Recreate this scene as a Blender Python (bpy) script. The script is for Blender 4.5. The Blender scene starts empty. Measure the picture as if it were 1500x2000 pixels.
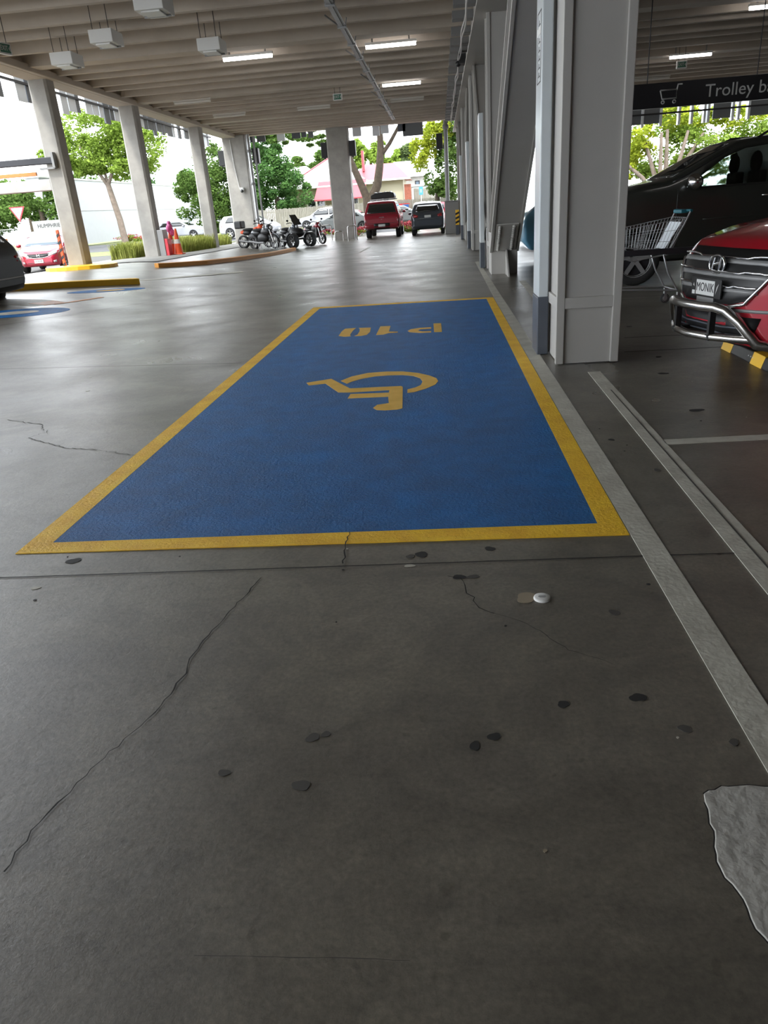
import bpy, bmesh, math, random
import numpy as np
from mathutils import Vector, Matrix
from mathutils.bvhtree import BVHTree
random.seed(7); RNG = np.random.default_rng(7)
S = bpy.context.scene
COL = S.collection
PI = math.pi

# ------------------------------------------------------------------ camera
cam_d = bpy.data.cameras.new('camera'); cam_o = bpy.data.objects.new('camera', cam_d); COL.objects.link(cam_o)
def cam_axes(p, y, r):
    right = Vector((1, 0, 0)); fwd = Vector((0, math.cos(p), -math.sin(p))); up = Vector((0, math.sin(p), math.cos(p)))
    r2 = right*math.cos(r)+up*math.sin(r); u2 = up*math.cos(r)-right*math.sin(r)
    Z = Matrix.Rotation(-y, 3, 'Z')
    return Z@r2, Z@u2, Z@fwd
r_, u_, f_ = cam_axes(0.40075862, -0.09977183, -0.07365941)
M = Matrix((r_, u_, -f_)).transposed().to_4x4(); M.translation = Vector((0, 0, 1.5))
cam_o.matrix_world = M
cam_d.sensor_fit = 'VERTICAL'; cam_d.sensor_height = 24; cam_d.lens = 1399.346*24/2000
cam_d.clip_start = 0.05; cam_d.clip_end = 600
S.camera = cam_o

# ------------------------------------------------------------------ light
W = bpy.data.worlds.new('sky'); S.world = W; W.use_nodes = True
bg = W.node_tree.nodes['Background']; bg.inputs[0].default_value = (0.90, 0.95, 1.0, 1); bg.inputs[1].default_value = 5.9
sun_d = bpy.data.lights.new('sun', 'SUN'); sun_d.energy = 2.7; sun_d.angle = math.radians(6); sun_d.color = (1, .95, .86)
sun_o = bpy.data.objects.new('sun', sun_d); COL.objects.link(sun_o)
sun_o.rotation_euler = Vector((-0.22, -0.62, 0.80)).to_track_quat('Z', 'Y').to_euler()
S.view_settings.view_transform = 'Standard'; S.view_settings.look = 'None'; S.view_settings.gamma = 1
S.view_settings.use_curve_mapping = False
S.view_settings.exposure = 0.0
S.cycles.max_bounces = 10; S.cycles.diffuse_bounces = 6; S.cycles.use_denoising = True
TUBE = 14.0

# ------------------------------------------------------------------ materials
def pmat(name, c, rough=.6, metal=0, spec=.5, var=0, vscale=3, bump=0, bscale=40, coat=0, trans=0, emit=0, c2=None, stretch=None, alpha=1):
    m = bpy.data.materials.new(name); m.use_nodes = True; nt = m.node_tree; N = nt.nodes; L = nt.links
    b = N['Principled BSDF']
    b.inputs['Base Color'].default_value = (*c, 1); b.inputs['Roughness'].default_value = rough
    b.inputs['Metallic'].default_value = metal; b.inputs['Specular IOR Level'].default_value = spec
    b.inputs['Coat Weight'].default_value = coat; b.inputs['Coat Roughness'].default_value = .04
    b.inputs['Transmission Weight'].default_value = trans; b.inputs['Alpha'].default_value = alpha
    if emit: b.inputs['Emission Color'].default_value = (*c, 1); b.inputs['Emission Strength'].default_value = emit
    if var or bump or c2:
        tc = N.new('ShaderNodeTexCoord'); mp = N.new('ShaderNodeMapping'); L.new(tc.outputs['Object'], mp.inputs[0])
        if stretch: mp.inputs['Scale'].default_value = stretch
    if var or c2:
        n = N.new('ShaderNodeTexNoise'); n.inputs['Scale'].default_value = vscale; n.inputs['Detail'].default_value = 6
        n.inputs['Roughness'].default_value = .6
        L.new(mp.outputs[0], n.inputs[0])
        r = N.new('ShaderNodeValToRGB'); r.color_ramp.elements[0].position = .32; r.color_ramp.elements[1].position = .68
        a = c2 if c2 else tuple(x*(1-var) for x in c); z = c if c2 else tuple(min(1, x*(1+var)) for x in c)
        r.color_ramp.elements[0].color = (*a, 1); r.color_ramp.elements[1].color = (*z, 1)
        L.new(n.outputs[0], r.inputs[0]); L.new(r.outputs[0], b.inputs['Base Color'])
    if bump:
        n2 = N.new('ShaderNodeTexNoise'); n2.inputs['Scale'].default_value = bscale; n2.inputs['Detail'].default_value = 4
        L.new(mp.outputs[0], n2.inputs[0])
        bp = N.new('ShaderNodeBump'); bp.inputs['Strength'].default_value = bump; bp.inputs['Distance'].default_value = .02
        L.new(n2.outputs[0], bp.inputs['Height']); L.new(bp.outputs[0], b.inputs['Normal'])
    return m

def floor_material():
    m = bpy.data.materials.new('worn_concrete_floor'); m.use_nodes = True; nt = m.node_tree; N = nt.nodes; L = nt.links
    b = N['Principled BSDF']; tc = N.new('ShaderNodeTexCoord')
    def noise(scale, det=6, rough=.6, dist=0, vec=None, sc=None):
        n = N.new('ShaderNodeTexNoise'); n.inputs['Scale'].default_value = scale; n.inputs['Detail'].default_value = det
        n.inputs['Roughness'].default_value = rough; n.inputs['Distortion'].default_value = dist
        if sc:
            mp = N.new('ShaderNodeMapping'); mp.inputs['Scale'].default_value = sc; L.new(tc.outputs['Object'], mp.inputs[0]); L.new(mp.outputs[0], n.inputs[0])
        else: L.new(tc.outputs['Object'], n.inputs[0])
        return n
    def ramp(src, p0, c0, p1, c1):
        r = N.new('ShaderNodeValToRGB'); r.color_ramp.elements[0].position = p0; r.color_ramp.elements[1].position = p1
        r.color_ramp.elements[0].color = (*c0, 1); r.color_ramp.elements[1].color = (*c1, 1); L.new(src, r.inputs[0]); return r
    def mix(a, bb, t, f):
        x = N.new('ShaderNodeMixRGB'); x.blend_type = t; x.inputs[0].default_value = f; L.new(a, x.inputs[1]); L.new(bb, x.inputs[2]); return x
    big = ramp(noise(.5, 5, .65, 1.2).outputs[0], .34, FLOOR_A, .66, FLOOR_B)
    sw = ramp(noise(2.6, 9, .7, 2.5).outputs[0], .3, (.58, .58, .59), .72, (1.20, 1.18, 1.14))
    fine = ramp(noise(55, 4, .7).outputs[0], .3, (.66, .66, .66), .7, (1.30, 1.30, 1.30))
    stk = ramp(noise(1.6, 6, .7, .6, sc=(.35, 2.2, 1)).outputs[0], .35, (.86, .86, .87), .7, (1.08, 1.08, 1.06))
    spots = ramp(noise(16, 2, .5).outputs[0], .27, (.55, .54, .52), .33, (1, 1, 1))
    x = mix(big.outputs[0], sw.outputs[0], 'MULTIPLY', .8); x = mix(x.outputs[0], fine.outputs[0], 'MULTIPLY', .8)
    x = mix(x.outputs[0], stk.outputs[0], 'MULTIPLY', 1); x = mix(x.outputs[0], spots.outputs[0], 'MULTIPLY', .6)
    L.new(x.outputs[0], b.inputs['Base Color'])
    rr = ramp(noise(1.1, 3, .5, .3).outputs[0], .3, (.27,)*3, .7, (.38,)*3); L.new(rr.outputs[0], b.inputs['Roughness'])
    b.inputs['Specular IOR Level'].default_value = .75
    h = noise(30, 8, .75); bp = N.new('ShaderNodeBump'); bp.inputs['Strength'].default_value = .35; bp.inputs['Distance'].default_value = .008
    L.new(h.outputs[0], bp.inputs['Height'])
    h2 = noise(2.2, 3, .5); bp2 = N.new('ShaderNodeBump'); bp2.inputs['Strength'].default_value = .10; bp2.inputs['Distance'].default_value = .03
    L.new(h2.outputs[0], bp2.inputs['Height']); L.new(bp.outputs[0], bp2.inputs['Normal']); L.new(bp2.outputs[0], b.inputs['Normal'])
    return m
FLOOR_A = (.114, .103, .083); FLOOR_B = (.208, .190, .155)

def leaf_material(name, a, b_, tr=.35):
    m = bpy.data.materials.new(name); m.use_nodes = True; nt = m.node_tree; N = nt.nodes; L = nt.links
    N.remove(N['Principled BSDF']); out = N['Material Output']
    tc = N.new('ShaderNodeTexCoord'); n = N.new('ShaderNodeTexNoise'); n.inputs['Scale'].default_value = 1.3; n.inputs['Detail'].default_value = 8
    n.inputs['Roughness'].default_value = .8
    L.new(tc.outputs['Object'], n.inputs[0])
    r = N.new('ShaderNodeValToRGB'); r.color_ramp.elements[0].position = .38; r.color_ramp.elements[1].position = .62
    r.color_ramp.elements[0].color = (*a, 1); r.color_ramp.elements[1].color = (*b_, 1); L.new(n.outputs[0], r.inputs[0])
    d = N.new('ShaderNodeBsdfDiffuse'); t = N.new('ShaderNodeBsdfTranslucent'); mx = N.new('ShaderNodeMixShader'); mx.inputs[0].default_value = tr
    L.new(r.outputs[0], d.inputs[0]); L.new(r.outputs[0], t.inputs[0]); L.new(d.outputs[0], mx.inputs[1]); L.new(t.outputs[0], mx.inputs[2]); L.new(mx.outputs[0], out.inputs[0])
    return m

def paint_material(name, c, bumpy):
    m = pmat(name, c, .5, var=.16, vscale=5, spec=.16)
    nt = m.node_tree; N = nt.nodes; L = nt.links; b = N['Principled BSDF']; tc = N.new('ShaderNodeTexCoord')
    v = N.new('ShaderNodeTexNoise'); v.inputs['Scale'].default_value = 48; v.inputs['Detail'].default_value = 5; v.inputs['Roughness'].default_value = .7; L.new(tc.outputs['Object'], v.inputs[0])
    n = N.new('ShaderNodeTexNoise'); n.inputs['Scale'].default_value = 1.6; n.inputs['Detail'].default_value = 3; L.new(tc.outputs['Object'], n.inputs[0])
    mul = N.new('ShaderNodeMath'); mul.operation = 'MULTIPLY'; L.new(v.outputs[0], mul.inputs[0]); L.new(n.outputs[0], mul.inputs[1])
    bp = N.new('ShaderNodeBump'); bp.inputs['Strength'].default_value = bumpy; bp.inputs['Distance'].default_value = .045
    L.new(mul.outputs[0], bp.inputs['Height']); L.new(bp.outputs[0], b.inputs['Normal'])
    return m

MT = dict(
 floor=floor_material(),
 conc=pmat('bare_concrete', (.36, .345, .32), .85, var=.16, vscale=1.6, bump=.15, bscale=20),
 conc_ceiling=pmat('ceiling_concrete', (.49, .43, .365), .9, var=.10, vscale=.8, stretch=(1, .4, 1), bump=.1, bscale=15),
 conc_pale=pmat('pale_concrete', (.40, .39, .36), .8, var=.15, vscale=2.5, bump=.3, bscale=30),
 path=pmat('footpath_concrete', (.24, .235, .215), .8, var=.1, vscale=1.5),
 driveway=pmat('driveway_concrete', (.075, .073, .068), .85, var=.12, vscale=2),
 asphalt=pmat('asphalt', (.085, .085, .088), .85, var=.15, vscale=2, bump=.2, bscale=60),
 blue=paint_material('blue_road_paint', (.001, .140, .43), 1.3),
 yellow=paint_material('yellow_road_paint', (1.0, .55, .035), .6),
 yellow_worn=pmat('worn_yellow_paint', (.86, .55, .11), .6, c2=(.74, .44, .05), vscale=7),
 white_line=pmat('worn_white_line_paint', (.56, .55, .48), .55, c2=(.40, .385, .33), vscale=5, bump=.2, bscale=40),
 steel_white=pmat('light_grey_steel_paint', (.45, .435, .41), .45, var=.04, vscale=1.2),
 steel_blue=pmat('white_pipe_paint', (.56, .60, .62), .3, var=.03),
 slate=pmat('dark_slate_paint', (.075, .085, .105), .4, var=.1),
 galv=pmat('galvanised_metal', (.42, .43, .44), .4, metal=.7, var=.1),
 grey_metal=pmat('grey_metal', (.25, .25, .25), .5, metal=.3),
 dark_metal=pmat('dark_metal', (.03, .03, .035), .45, metal=.3),
 black=pmat('black_plastic', (.012, .012, .013), .45),
 rubber=pmat('tyre_rubber', (.018, .018, .018), .75, var=.2, vscale=8),
 alloy=pmat('alloy_rim', (.55, .55, .56), .25, metal=.9),
 chrome=pmat('chrome', (.75, .75, .76), .12, metal=1),
 brushed=pmat('brushed_stainless', (.55, .54, .52), .24, metal=1),
 glass=pmat('dark_window_glass', (.012, .015, .016), .05, spec=.8, coat=.5),
 glass_pale=pmat('pale_reflecting_glass', (.12, .16, .20), .1, spec=.6),
 red_paint=pmat('deep_red_car_paint', (.42, .006, .02), .3, metal=.1, coat=1),
 cherry=pmat('cherry_red_car_paint', (.42, .010, .04), .28, metal=.1, coat=1),
 ute_red=pmat('dark_red_car_paint', (.28, .008, .025), .3, metal=.1, coat=1),
 dark_green=pmat('dark_olive_car_paint', (.026, .028, .024), .28, metal=.2, coat=.35),
 slate_car=pmat('blue_grey_car_paint', (.055, .065, .08), .3, metal=.3, coat=1),
 black_car=pmat('black_car_paint', (.005, .005, .006), .45, spec=.3),
 white_car=pmat('white_car_paint', (.42, .43, .46), .3, coat=.6),
 silver_car=pmat('silver_car_paint', (.24, .26, .26), .3, metal=.5, coat=.6),
 blue_car=pmat('light_blue_car_paint', (.22, .58, .85), .3, coat=1),
 lamp_clear=pmat('clear_headlamp', (.6, .62, .64), .1, metal=.3, coat=1),
 lamp_red=pmat('red_tail_lamp', (.35, .01, .015), .15, coat=1),
 plate=pmat('plate_white', (.62, .63, .62), .4), plate_black=pmat('plate_black', (.02, .02, .02), .4),
 ink=pmat('black_lettering', (.02, .02, .025), .5),
 orange=pmat('orange_plastic', (.75, .09, .02), .5), pink=pmat('pink_plastic', (.75, .12, .35), .5),
 orange_paint=pmat('orange_paint', (.62, .22, .05), .5), rose=pmat('red_sign_paint', (.6, .03, .05), .4),
 amber=pmat('amber_yellow_paint', (.95, .56, .03), .45), orange_brown=pmat('orange_brown_paint', (.62, .25, .02), .5),
 banner_white=pmat('banner_vinyl', (.30, .30, .295), .6),
 white=pmat('white_paint', (.72, .72, .70), .5), white_wall=pmat('white_rendered_wall', (.42, .43, .45), .8, var=.02),
 lit=pmat('lit_fluorescent_tube', (1, .97, .95), .4, emit=TUBE), unlit=pmat('unlit_tube', (.60, .57, .52), .4),
 green_sign=pmat('green_exit_panel', (.02, .14, .08), .35), sign_black=pmat('black_sign_board', (.010, .010, .013), .35),
 sign_text=pmat('white_sign_lettering', (.62, .62, .60), .5),
 cream=pmat('cream_weatherboard', (.42, .38, .29), .8), roof_red=pmat('red_iron_roof', (.36, .055, .07), .5, var=.05),
 roof_pale=pmat('pale_iron_roof', (.46, .43, .43), .5), roof_grey=pmat('grey_iron_roof', (.38, .38, .39), .5),
 timber=pmat('weathered_fence_timber', (.30, .28, .24), .9, c2=(.17, .16, .135), vscale=3, stretch=(6, 6, .4)),
 brick=pmat('brick_chimney', (.28, .09, .06), .9, var=.2, vscale=8),
 bark=pmat('tree_bark', (.075, .055, .038), .95, c2=(.04, .03, .02), vscale=5), bark_pale=pmat('pale_tree_bark', (.25, .20, .16), .95, c2=(.16, .125, .10), vscale=4),
 leaf=leaf_material('fresh_green_leaves', (.13, .21, .03), (.34, .46, .09)),
 leaf_mid=leaf_material('mid_green_leaves', (.05, .10, .022), (.16, .25, .065)),
 leaf_dark=leaf_material('deep_green_leaves', (.035, .09, .03), (.13, .25, .07)),
 leaf_yellow=leaf_material('yellow_green_leaves', (.20, .28, .03), (.50, .54, .06)),
 leaf_pale=leaf_material('grey_green_leaves', (0.072, 0.115, 0.043), (0.187, 0.245, 0.101)),
 grass=leaf_material('long_green_grass', (.20, .24, .05), (.40, .42, .12), .2),
 lawn=pmat('lawn', (.15, .17, .06), .95, var=.2, vscale=3), flower=pmat('red_flowers', (.5, .04, .06), .7, c2=(.30, .03, .05), vscale=5),
 skip_blue=pmat('blue_panel', (.03, .12, .42), .5), blue_sign=pmat('light_blue_sign_face', (.12, .45, .70), .5),
 gum=pmat('dark_gum_spot', (.022, .022, .022), .7), gum2=pmat('faded_gum_spot', (.07, .066, .06), .7), tan=pmat('tan_stain', (.30, .25, .18), .7),
 crack=pmat('dark_crack_gap', (.018, .017, .016), .9), teal=pmat('teal_plastic', (.01, .12, .16), .4), panel_grey=pmat('grey_louvre_panel', (.14, .15, .16), .5),  # crack: near-black colour of floor cracks, saw joints and patch edge
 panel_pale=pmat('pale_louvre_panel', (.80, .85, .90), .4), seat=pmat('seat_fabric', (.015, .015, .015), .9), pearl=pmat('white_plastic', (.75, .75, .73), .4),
)

# ------------------------------------------------------------------ mesh helpers
def tag(o, label=None, cat=None, group=None, kind=None):
    if label: o['label'] = label
    if cat: o['category'] = cat
    if group: o['group'] = group
    if kind: o['kind'] = kind
    return o
def link(name, me, m, parent=None):
    o = bpy.data.objects.new(name, me); COL.objects.link(o)
    if m is not None: me.materials.append(MT[m] if isinstance(m, str) else m)
    if parent is not None: o.parent = parent
    return o
def empty(name, loc=(0, 0, 0), rz=0, label=None, cat=None, group=None):
    o = bpy.data.objects.new(name, None); COL.objects.link(o); o.empty_display_size = .2
    o.location = loc; o.rotation_euler = (0, 0, rz); return tag(o, label, cat, group)
def copy_tree(o, parent=None):
    c = o.copy(); COL.objects.link(c)
    if parent is not None: c.parent = parent
    for ch in [x for x in o.children]: copy_tree(ch, c)
    return c
class MB:
    def __init__(s): s.v = []; s.f = []; s.sm = []
    def add(s, vs, fs, smooth=False):
        b = len(s.v); s.v += [tuple(v) for v in vs]; s.f += [tuple(i+b for i in f) for f in fs]; s.sm += [smooth]*len(fs); return s
    def box(s, x0, x1, y0, y1, z0, z1, M=None):
        v = [Vector(p) for p in ((x0,y0,z0),(x1,y0,z0),(x1,y1,z0),(x0,y1,z0),(x0,y0,z1),(x1,y0,z1),(x1,y1,z1),(x0,y1,z1))]
        if M is not None: v = [M@p for p in v]
        return s.add(v, ((0,3,2,1),(4,5,6,7),(0,1,5,4),(1,2,6,5),(2,3,7,6),(3,0,4,7)))
    def bar(s, a, b, w, h, up=(0, 0, 1)):
        a = Vector(a); b = Vector(b); d = (b-a).normalized(); u = Vector(up)
        if abs(d.dot(u)) > .99: u = Vector((0, 1, 0))
        sx = d.cross(u).normalized(); uy = sx.cross(d).normalized()
        v = [p+sx*i*w/2+uy*j*h/2 for p in (a, b) for i, j in ((-1,-1),(1,-1),(1,1),(-1,1))]
        return s.add(v, ((0,3,2,1),(4,5,6,7),(0,1,5,4),(1,2,6,5),(2,3,7,6),(3,0,4,7)))
    def tube(s, pts, r, n=10, closed=False, cap=True):
        P = [Vector(p) for p in pts]; R = r if hasattr(r, '__len__') else [r]*len(P)
        rings = []; prev = None
        for i, p in enumerate(P):
            if closed: t = (P[(i+1) % len(P)]-P[i-1]).normalized()
            else: t = (P[min(i+1, len(P)-1)]-P[max(i-1, 0)]).normalized()
            if prev is None:
                a = Vector((0, 0, 1)) if abs(t.z) < .9 else Vector((1, 0, 0)); nrm = (a-t*a.dot(t)).normalized()
            else: nrm = (prev-t*prev.dot(t)).normalized()
            prev = nrm; bn = t.cross(nrm)
            rings.append([p+(nrm*math.cos(2*PI*k/n)+bn*math.sin(2*PI*k/n))*R[i] for k in range(n)])
        v = [q for rg in rings for q in rg]; f = []
        m = len(P)
        for i in range(m if closed else m-1):
            j = (i+1) % m
            for k in range(n): f.append((i*n+k, i*n+(k+1) % n, j*n+(k+1) % n, j*n+k))
        s.add(v, f, True)
        if cap and not closed: s.add(rings[0], [tuple(range(n))[::-1]]); s.add(rings[-1], [tuple(range(n))])
        return s
    def lathe(s, prof, c=(0, 0, 0), n=24, axis='Z', smooth=True):
        v = []
        for (r, h) in prof:
            for k in range(n):
                a = 2*PI*k/n; x, y = r*math.cos(a), r*math.sin(a)
                q = {'Z': (x, y, h), 'Y': (x, h, y), 'X': (h, x, y)}[axis]
                v.append((q[0]+c[0], q[1]+c[1], q[2]+c[2]))
        f = [(i*n+k, i*n+(k+1) % n, (i+1)*n+(k+1) % n, (i+1)*n+k) for i in range(len(prof)-1) for k in range(n)]
        return s.add(v, f, smooth)
    def ball(s, c, r, n=12, m=8, M=None):
        rx, ry, rz = r if hasattr(r, '__len__') else (r, r, r); v = []; f = []
        for i in range(m+1):
            ph = PI*i/m
            for k in range(n):
                a = 2*PI*k/n; p = Vector((rx*math.sin(ph)*math.cos(a), ry*math.sin(ph)*math.sin(a), rz*math.cos(ph)))
                if M is not None: p = M@p
                v.append(p+Vector(c))
        for i in range(m):
            for k in range(n): f.append((i*n+k, (i+1)*n+k, (i+1)*n+(k+1) % n, i*n+(k+1) % n))
        return s.add(v, f, True)
    def prism(s, poly, z0, z1, plane='XY'):
        def q(a, b, c): return {'XY': (a, b, c), 'XZ': (a, c, b), 'YZ': (c, a, b)}[plane]
        n = len(poly); v = [q(a, b, z0) for a, b in poly]+[q(a, b, z1) for a, b in poly]
        return s.add(v, [tuple(range(n))[::-1], tuple(range(n, 2*n))]+[(i, (i+1) % n, n+(i+1) % n, n+i) for i in range(n)])
    def build(s, name, m, parent=None, bevel=0, seg=2, fixn=True):
        me = bpy.data.meshes.new(name); me.from_pydata(s.v, [], s.f); me.update()
        me.polygons.foreach_set('use_smooth', s.sm)
        if fixn and len(s.f) < 20000:
            bm = bmesh.new(); bm.from_mesh(me); bmesh.ops.recalc_face_normals(bm, faces=bm.faces); bm.to_mesh(me); bm.free()
        o = link(name, me, m, parent)
        if bevel:
            b = o.modifiers.new('bevel', 'BEVEL'); b.width = bevel; b.segments = seg; b.limit_method = 'ANGLE'; b.angle_limit = .7
        return o
def sm01(t): t = min(1, max(0, t)); return t*t*(3-2*t)
def G(x, y): return min(.44, max(.15, .42-(y-22)*.0115))*sm01((-x-4.5)/6.0)*(1-.88*sm01((-x-12.0)/3.5))+.22*sm01((y-46)/14)
def text_mesh(name, txt, size, m, parent, mat, ext=.002, align='CENTER', sx=1):
    c = bpy.data.curves.new(name, 'FONT'); c.body = txt; c.size = size; c.extrude = ext; c.align_x = align; c.align_y = 'CENTER'; c.resolution_u = 3
    o = bpy.data.objects.new(name, c); me = bpy.data.meshes.new_from_object(o); bpy.data.objects.remove(o); me.name = name
    me.transform(m@Matrix.Diagonal((sx, 1, 1, 1))); me.materials.clear()
    return link(name, me, mat, parent)
def frame_m(o, right, up):
    r = Vector(right).normalized(); u = Vector(up).normalized(); n = r.cross(u)
    M = Matrix((r, u, n)).transposed().to_4x4(); M.translation = Vector(o); return M

# ------------------------------------------------------------------ SETTING: ground, street
def ground_sheet(name, xs, ys, m, lift=0.0, mask=None, thick=0, parent=None):
    mb = MB(); nx, ny = len(xs), len(ys)
    v = [(x, y, G(x, y)+lift) for y in ys for x in xs]
    f = [(j*nx+i, j*nx+i+1, (j+1)*nx+i+1, (j+1)*nx+i) for j in range(ny-1) for i in range(nx-1)]
    mb.add(v, f, True); return mb.build(name, m, parent)
fl = ground_sheet('floor', list(np.linspace(-60, -12, 20))+list(np.linspace(-11.5, -4, 24))+list(np.linspace(-3, 30, 20)), list(np.linspace(-14, 45, 60))+list(np.linspace(46, 60, 20))+list(np.linspace(62, 130, 10)), 'floor')
tag(fl, kind='structure')
st = ground_sheet('floor_street', list(np.linspace(-60, -12, 20))+list(np.linspace(-11.5, -4, 24))+list(np.linspace(-3, 30, 20)), list(np.linspace(49.5, 61, 16)), 'asphalt', .006); tag(st, kind='structure')
st = ground_sheet('floor_verge', list(np.linspace(-60, -13.2, 20)), list(np.linspace(42.5, 49.3, 8)), 'lawn', .012); tag(st, kind='structure')
st = ground_sheet('floor_lawn', list(np.linspace(-60, 2, 40)), list(np.linspace(61.5, 130, 12)), 'lawn', .012); tag(st, kind='structure')
st = ground_sheet('floor_driveway', list(np.linspace(-60, -12.3, 40)), list(np.linspace(8, 42.4, 30)), 'driveway', .010); tag(st, kind='structure')
# footpath at the left foot of the columns
st = ground_sheet('floor_footpath', list(np.linspace(-12.2, -9.4, 12)), list(np.linspace(24.5, 44, 20)), 'path', .02); tag(st, kind='structure')

# saw joints and cracks are surface features of the floor
def ribbon(pts, w, name, m, z=.0025, jitter=0, n=1, wv=.5):
    P = []
    for i in range(len(pts)-1):
        a, b = Vector((*pts[i], 0)), Vector((*pts[i+1], 0)); d = (b-a); k = max(1, int(d.length/.03)) if jitter else 1
        for j in range(k):
            p = a+d*(j/k)
            if jitter and (i or j): p += Vector((random.gauss(0, jitter), random.gauss(0, jitter), 0))
            P.append(p)
    P.append(Vector((*pts[-1], 0))); L = []; R = []
    for i, p in enumerate(P):
        t = (P[min(i+1, len(P)-1)]-P[max(i-1, 0)]).normalized(); nn = Vector((-t.y, t.x, 0)); ww = w*(random.uniform(1-wv, 1+wv) if jitter else 1)/2
        for S_, sg in ((L, 1), (R, -1)):
            q = p+nn*ww*sg; S_.append((q.x, q.y, G(q.x, q.y)+z))
    k = len(P); mb = MB().add(L+R, [(i, i+1, k+i+1, k+i) for i in range(k-1)])
    return mb.build(name, m, fl, fixn=False)
ribbon([(-2.9, 2.87), (.95, 2.92), (3.4, 2.94)], .008, 'saw_joint', 'crack')
ribbon([(-2.9, 2.87), (-6, 2.84)], .008, 'saw_joint', 'crack')
ribbon([(-6, 8.14), (-2.28, 7.94)], .010, 'saw_joint', 'crack')
ribbon([(-9, 9.0), (-7.1, 11.3), (-5.4, 15.9)], .012, 'saw_joint', 'gum2')
ribbon([(1.8, 7.42), (2.75, 7.40)], .03, 'saw_joint', 'gum2'); ribbon([(1.98, 8.19), (2.9, 8.15)], .03, 'saw_joint', 'gum2'); ribbon([(2.3, 11.38), (4.5, 11.3)], .03, 'saw_joint', 'white_line')
ribbon([(-.86, 2.81), (-.9, 2.62), (-.97, 2.31), (-.985, 2.18), (-.97, 2.1), (-.99, 1.94), (-1.03, 1.81), (-1.09, 1.66), (-1.13, 1.52), (-1.16, 1.44), (-1.17, 1.25)], .0045, 'floor_crack', 'crack', jitter=.004)
ribbon([(-.51, 3.27), (-.515, 3.05), (-.50, 2.92)], .005, 'floor_crack', 'crack', jitter=.006, z=.006)
ribbon([(-.02, 2.78), (.04, 2.76), (.06, 2.65), (.10, 2.5), (.16, 2.46)], .0035, 'floor_crack', 'crack', jitter=.005)
ribbon([(.16, 2.46), (.26, 2.40), (.39, 2.22), (.54, 2.11)], .003, 'floor_crack', 'gum2', jitter=.005)
ribbon([(-3.87, 5.9), (-3.46, 5.7), (-3.26, 5.42), (-3.33, 5.27), (-2.86, 4.96), (-2.59, 4.87), (-2.1, 4.66)], .007, 'floor_crack', 'gum2', jitter=.012)
ribbon([(-.60, 1.04), (-.23, 1.042), (-.12, 1.04)], .0015, 'floor_scratch', 'gum2', jitter=.0006)
def blob(x, y, rx, ry, m, name='gum_spot', z=.0012, n=16, h=.0004):
    ph = [random.uniform(0, 6) for _ in range(3)]
    pts = []
    for k in range(n):
        a = 2*PI*k/n; s_ = 1+.14*math.sin(2*a+ph[0])+.09*math.sin(3*a+ph[1])+.05*math.sin(5*a+ph[2])
        pts.append((x+rx*s_*math.cos(a), y+ry*s_*math.sin(a)))
    return MB().prism(pts, G(x, y)+.0005, G(x, y)+z+h).build(name, m, fl)
for x, y, rx, ry, m in [(.34, 1.90, .020, .016, 'gum'), (.58, 1.93, .026, .021, 'gum'), (.11, 1.75, .019, .017, 'gum'), (.05, 1.71, .017, .018, 'gum'), (-.41, 1.765, .016, .012, 'gum2'),
    (-.45, 1.75, .02, .02, 'gum2'), (-.69, 1.60, .017, .015, 'gum2'), (-.45, 1.55, .024, .022, 'gum2'), (-.14, 3.0, .032, .026, 'gum'), (-.19, 2.985, .022, .016, 'gum2'), (.03, 2.77, .026, .022, 'gum'),
    (.09, 2.77, .03, .015, 'gum2'), (.18, 3.04, .022, .022, 'gum'), (-1.86, 3.04, .035, .03, 'gum'), (.30, 2.58, .045, .04, 'tan'), (.62, 2.45, .02, .02, 'gum2'), (.8, 1.72, .014, .014, 'gum2'), (.68, 1.78, .02, .016, 'gum2'),
    (1.07, 4.6, .02, .02, 'gum'), (1.2, 4.0, .02, .02, 'gum2'), (1.9, 6.4, .05, .03, 'gum'), (1.8, 5.2, .06, .03, 'gum'), (2.2, 8.9, .03, .03, 'gum'), (2.05, 7.1, .03, .03, 'gum')]: blob(x, y, rx, ry, m)
for _ in range(60):
    x, y = random.uniform(-2.2, 2.2), random.uniform(1.1, 9)
    if -2.2 < x < .85 and y > 3.1: continue
    r = random.uniform(.003, .009); blob(x, y, r, r, random.choice(['gum', 'gum', 'tan', 'white_line']), 'grit_speck', n=7, h=.001)
for x, y in [(-1.91, 2.77), (-.19, 2.89), (-3.6, 6.9), (-3.9, 7.6)]: blob(x, y, .022, .014, 'white_line', 'paint_fleck')
pt = [(.645, 1.515), (.70, 1.545), (.83, 1.545), (1.2, 1.56), (1.2, .55), (.66, .95), (.645, 1.07), (.635, 1.13), (.632, 1.20), (.61, 1.28), (.625, 1.37), (.64, 1.44)]
PP = []
for i in range(len(pt)):
    a, b = Vector(pt[i]), Vector(pt[(i+1) % len(pt)]); k = max(1, int((b-a).length/.02))
    for j in range(k): q = a+(b-a)*(j/k); PP.append((q.x+random.gauss(0, .003), q.y+random.gauss(0, .003)))
MB().prism(PP, 0.0005, .006).build('concrete_patch', 'conc_pale', fl, bevel=.003)
ribbon([p for p in PP if p[0] < .86], .008, 'patch_edge', 'crack', z=.0035)

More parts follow.
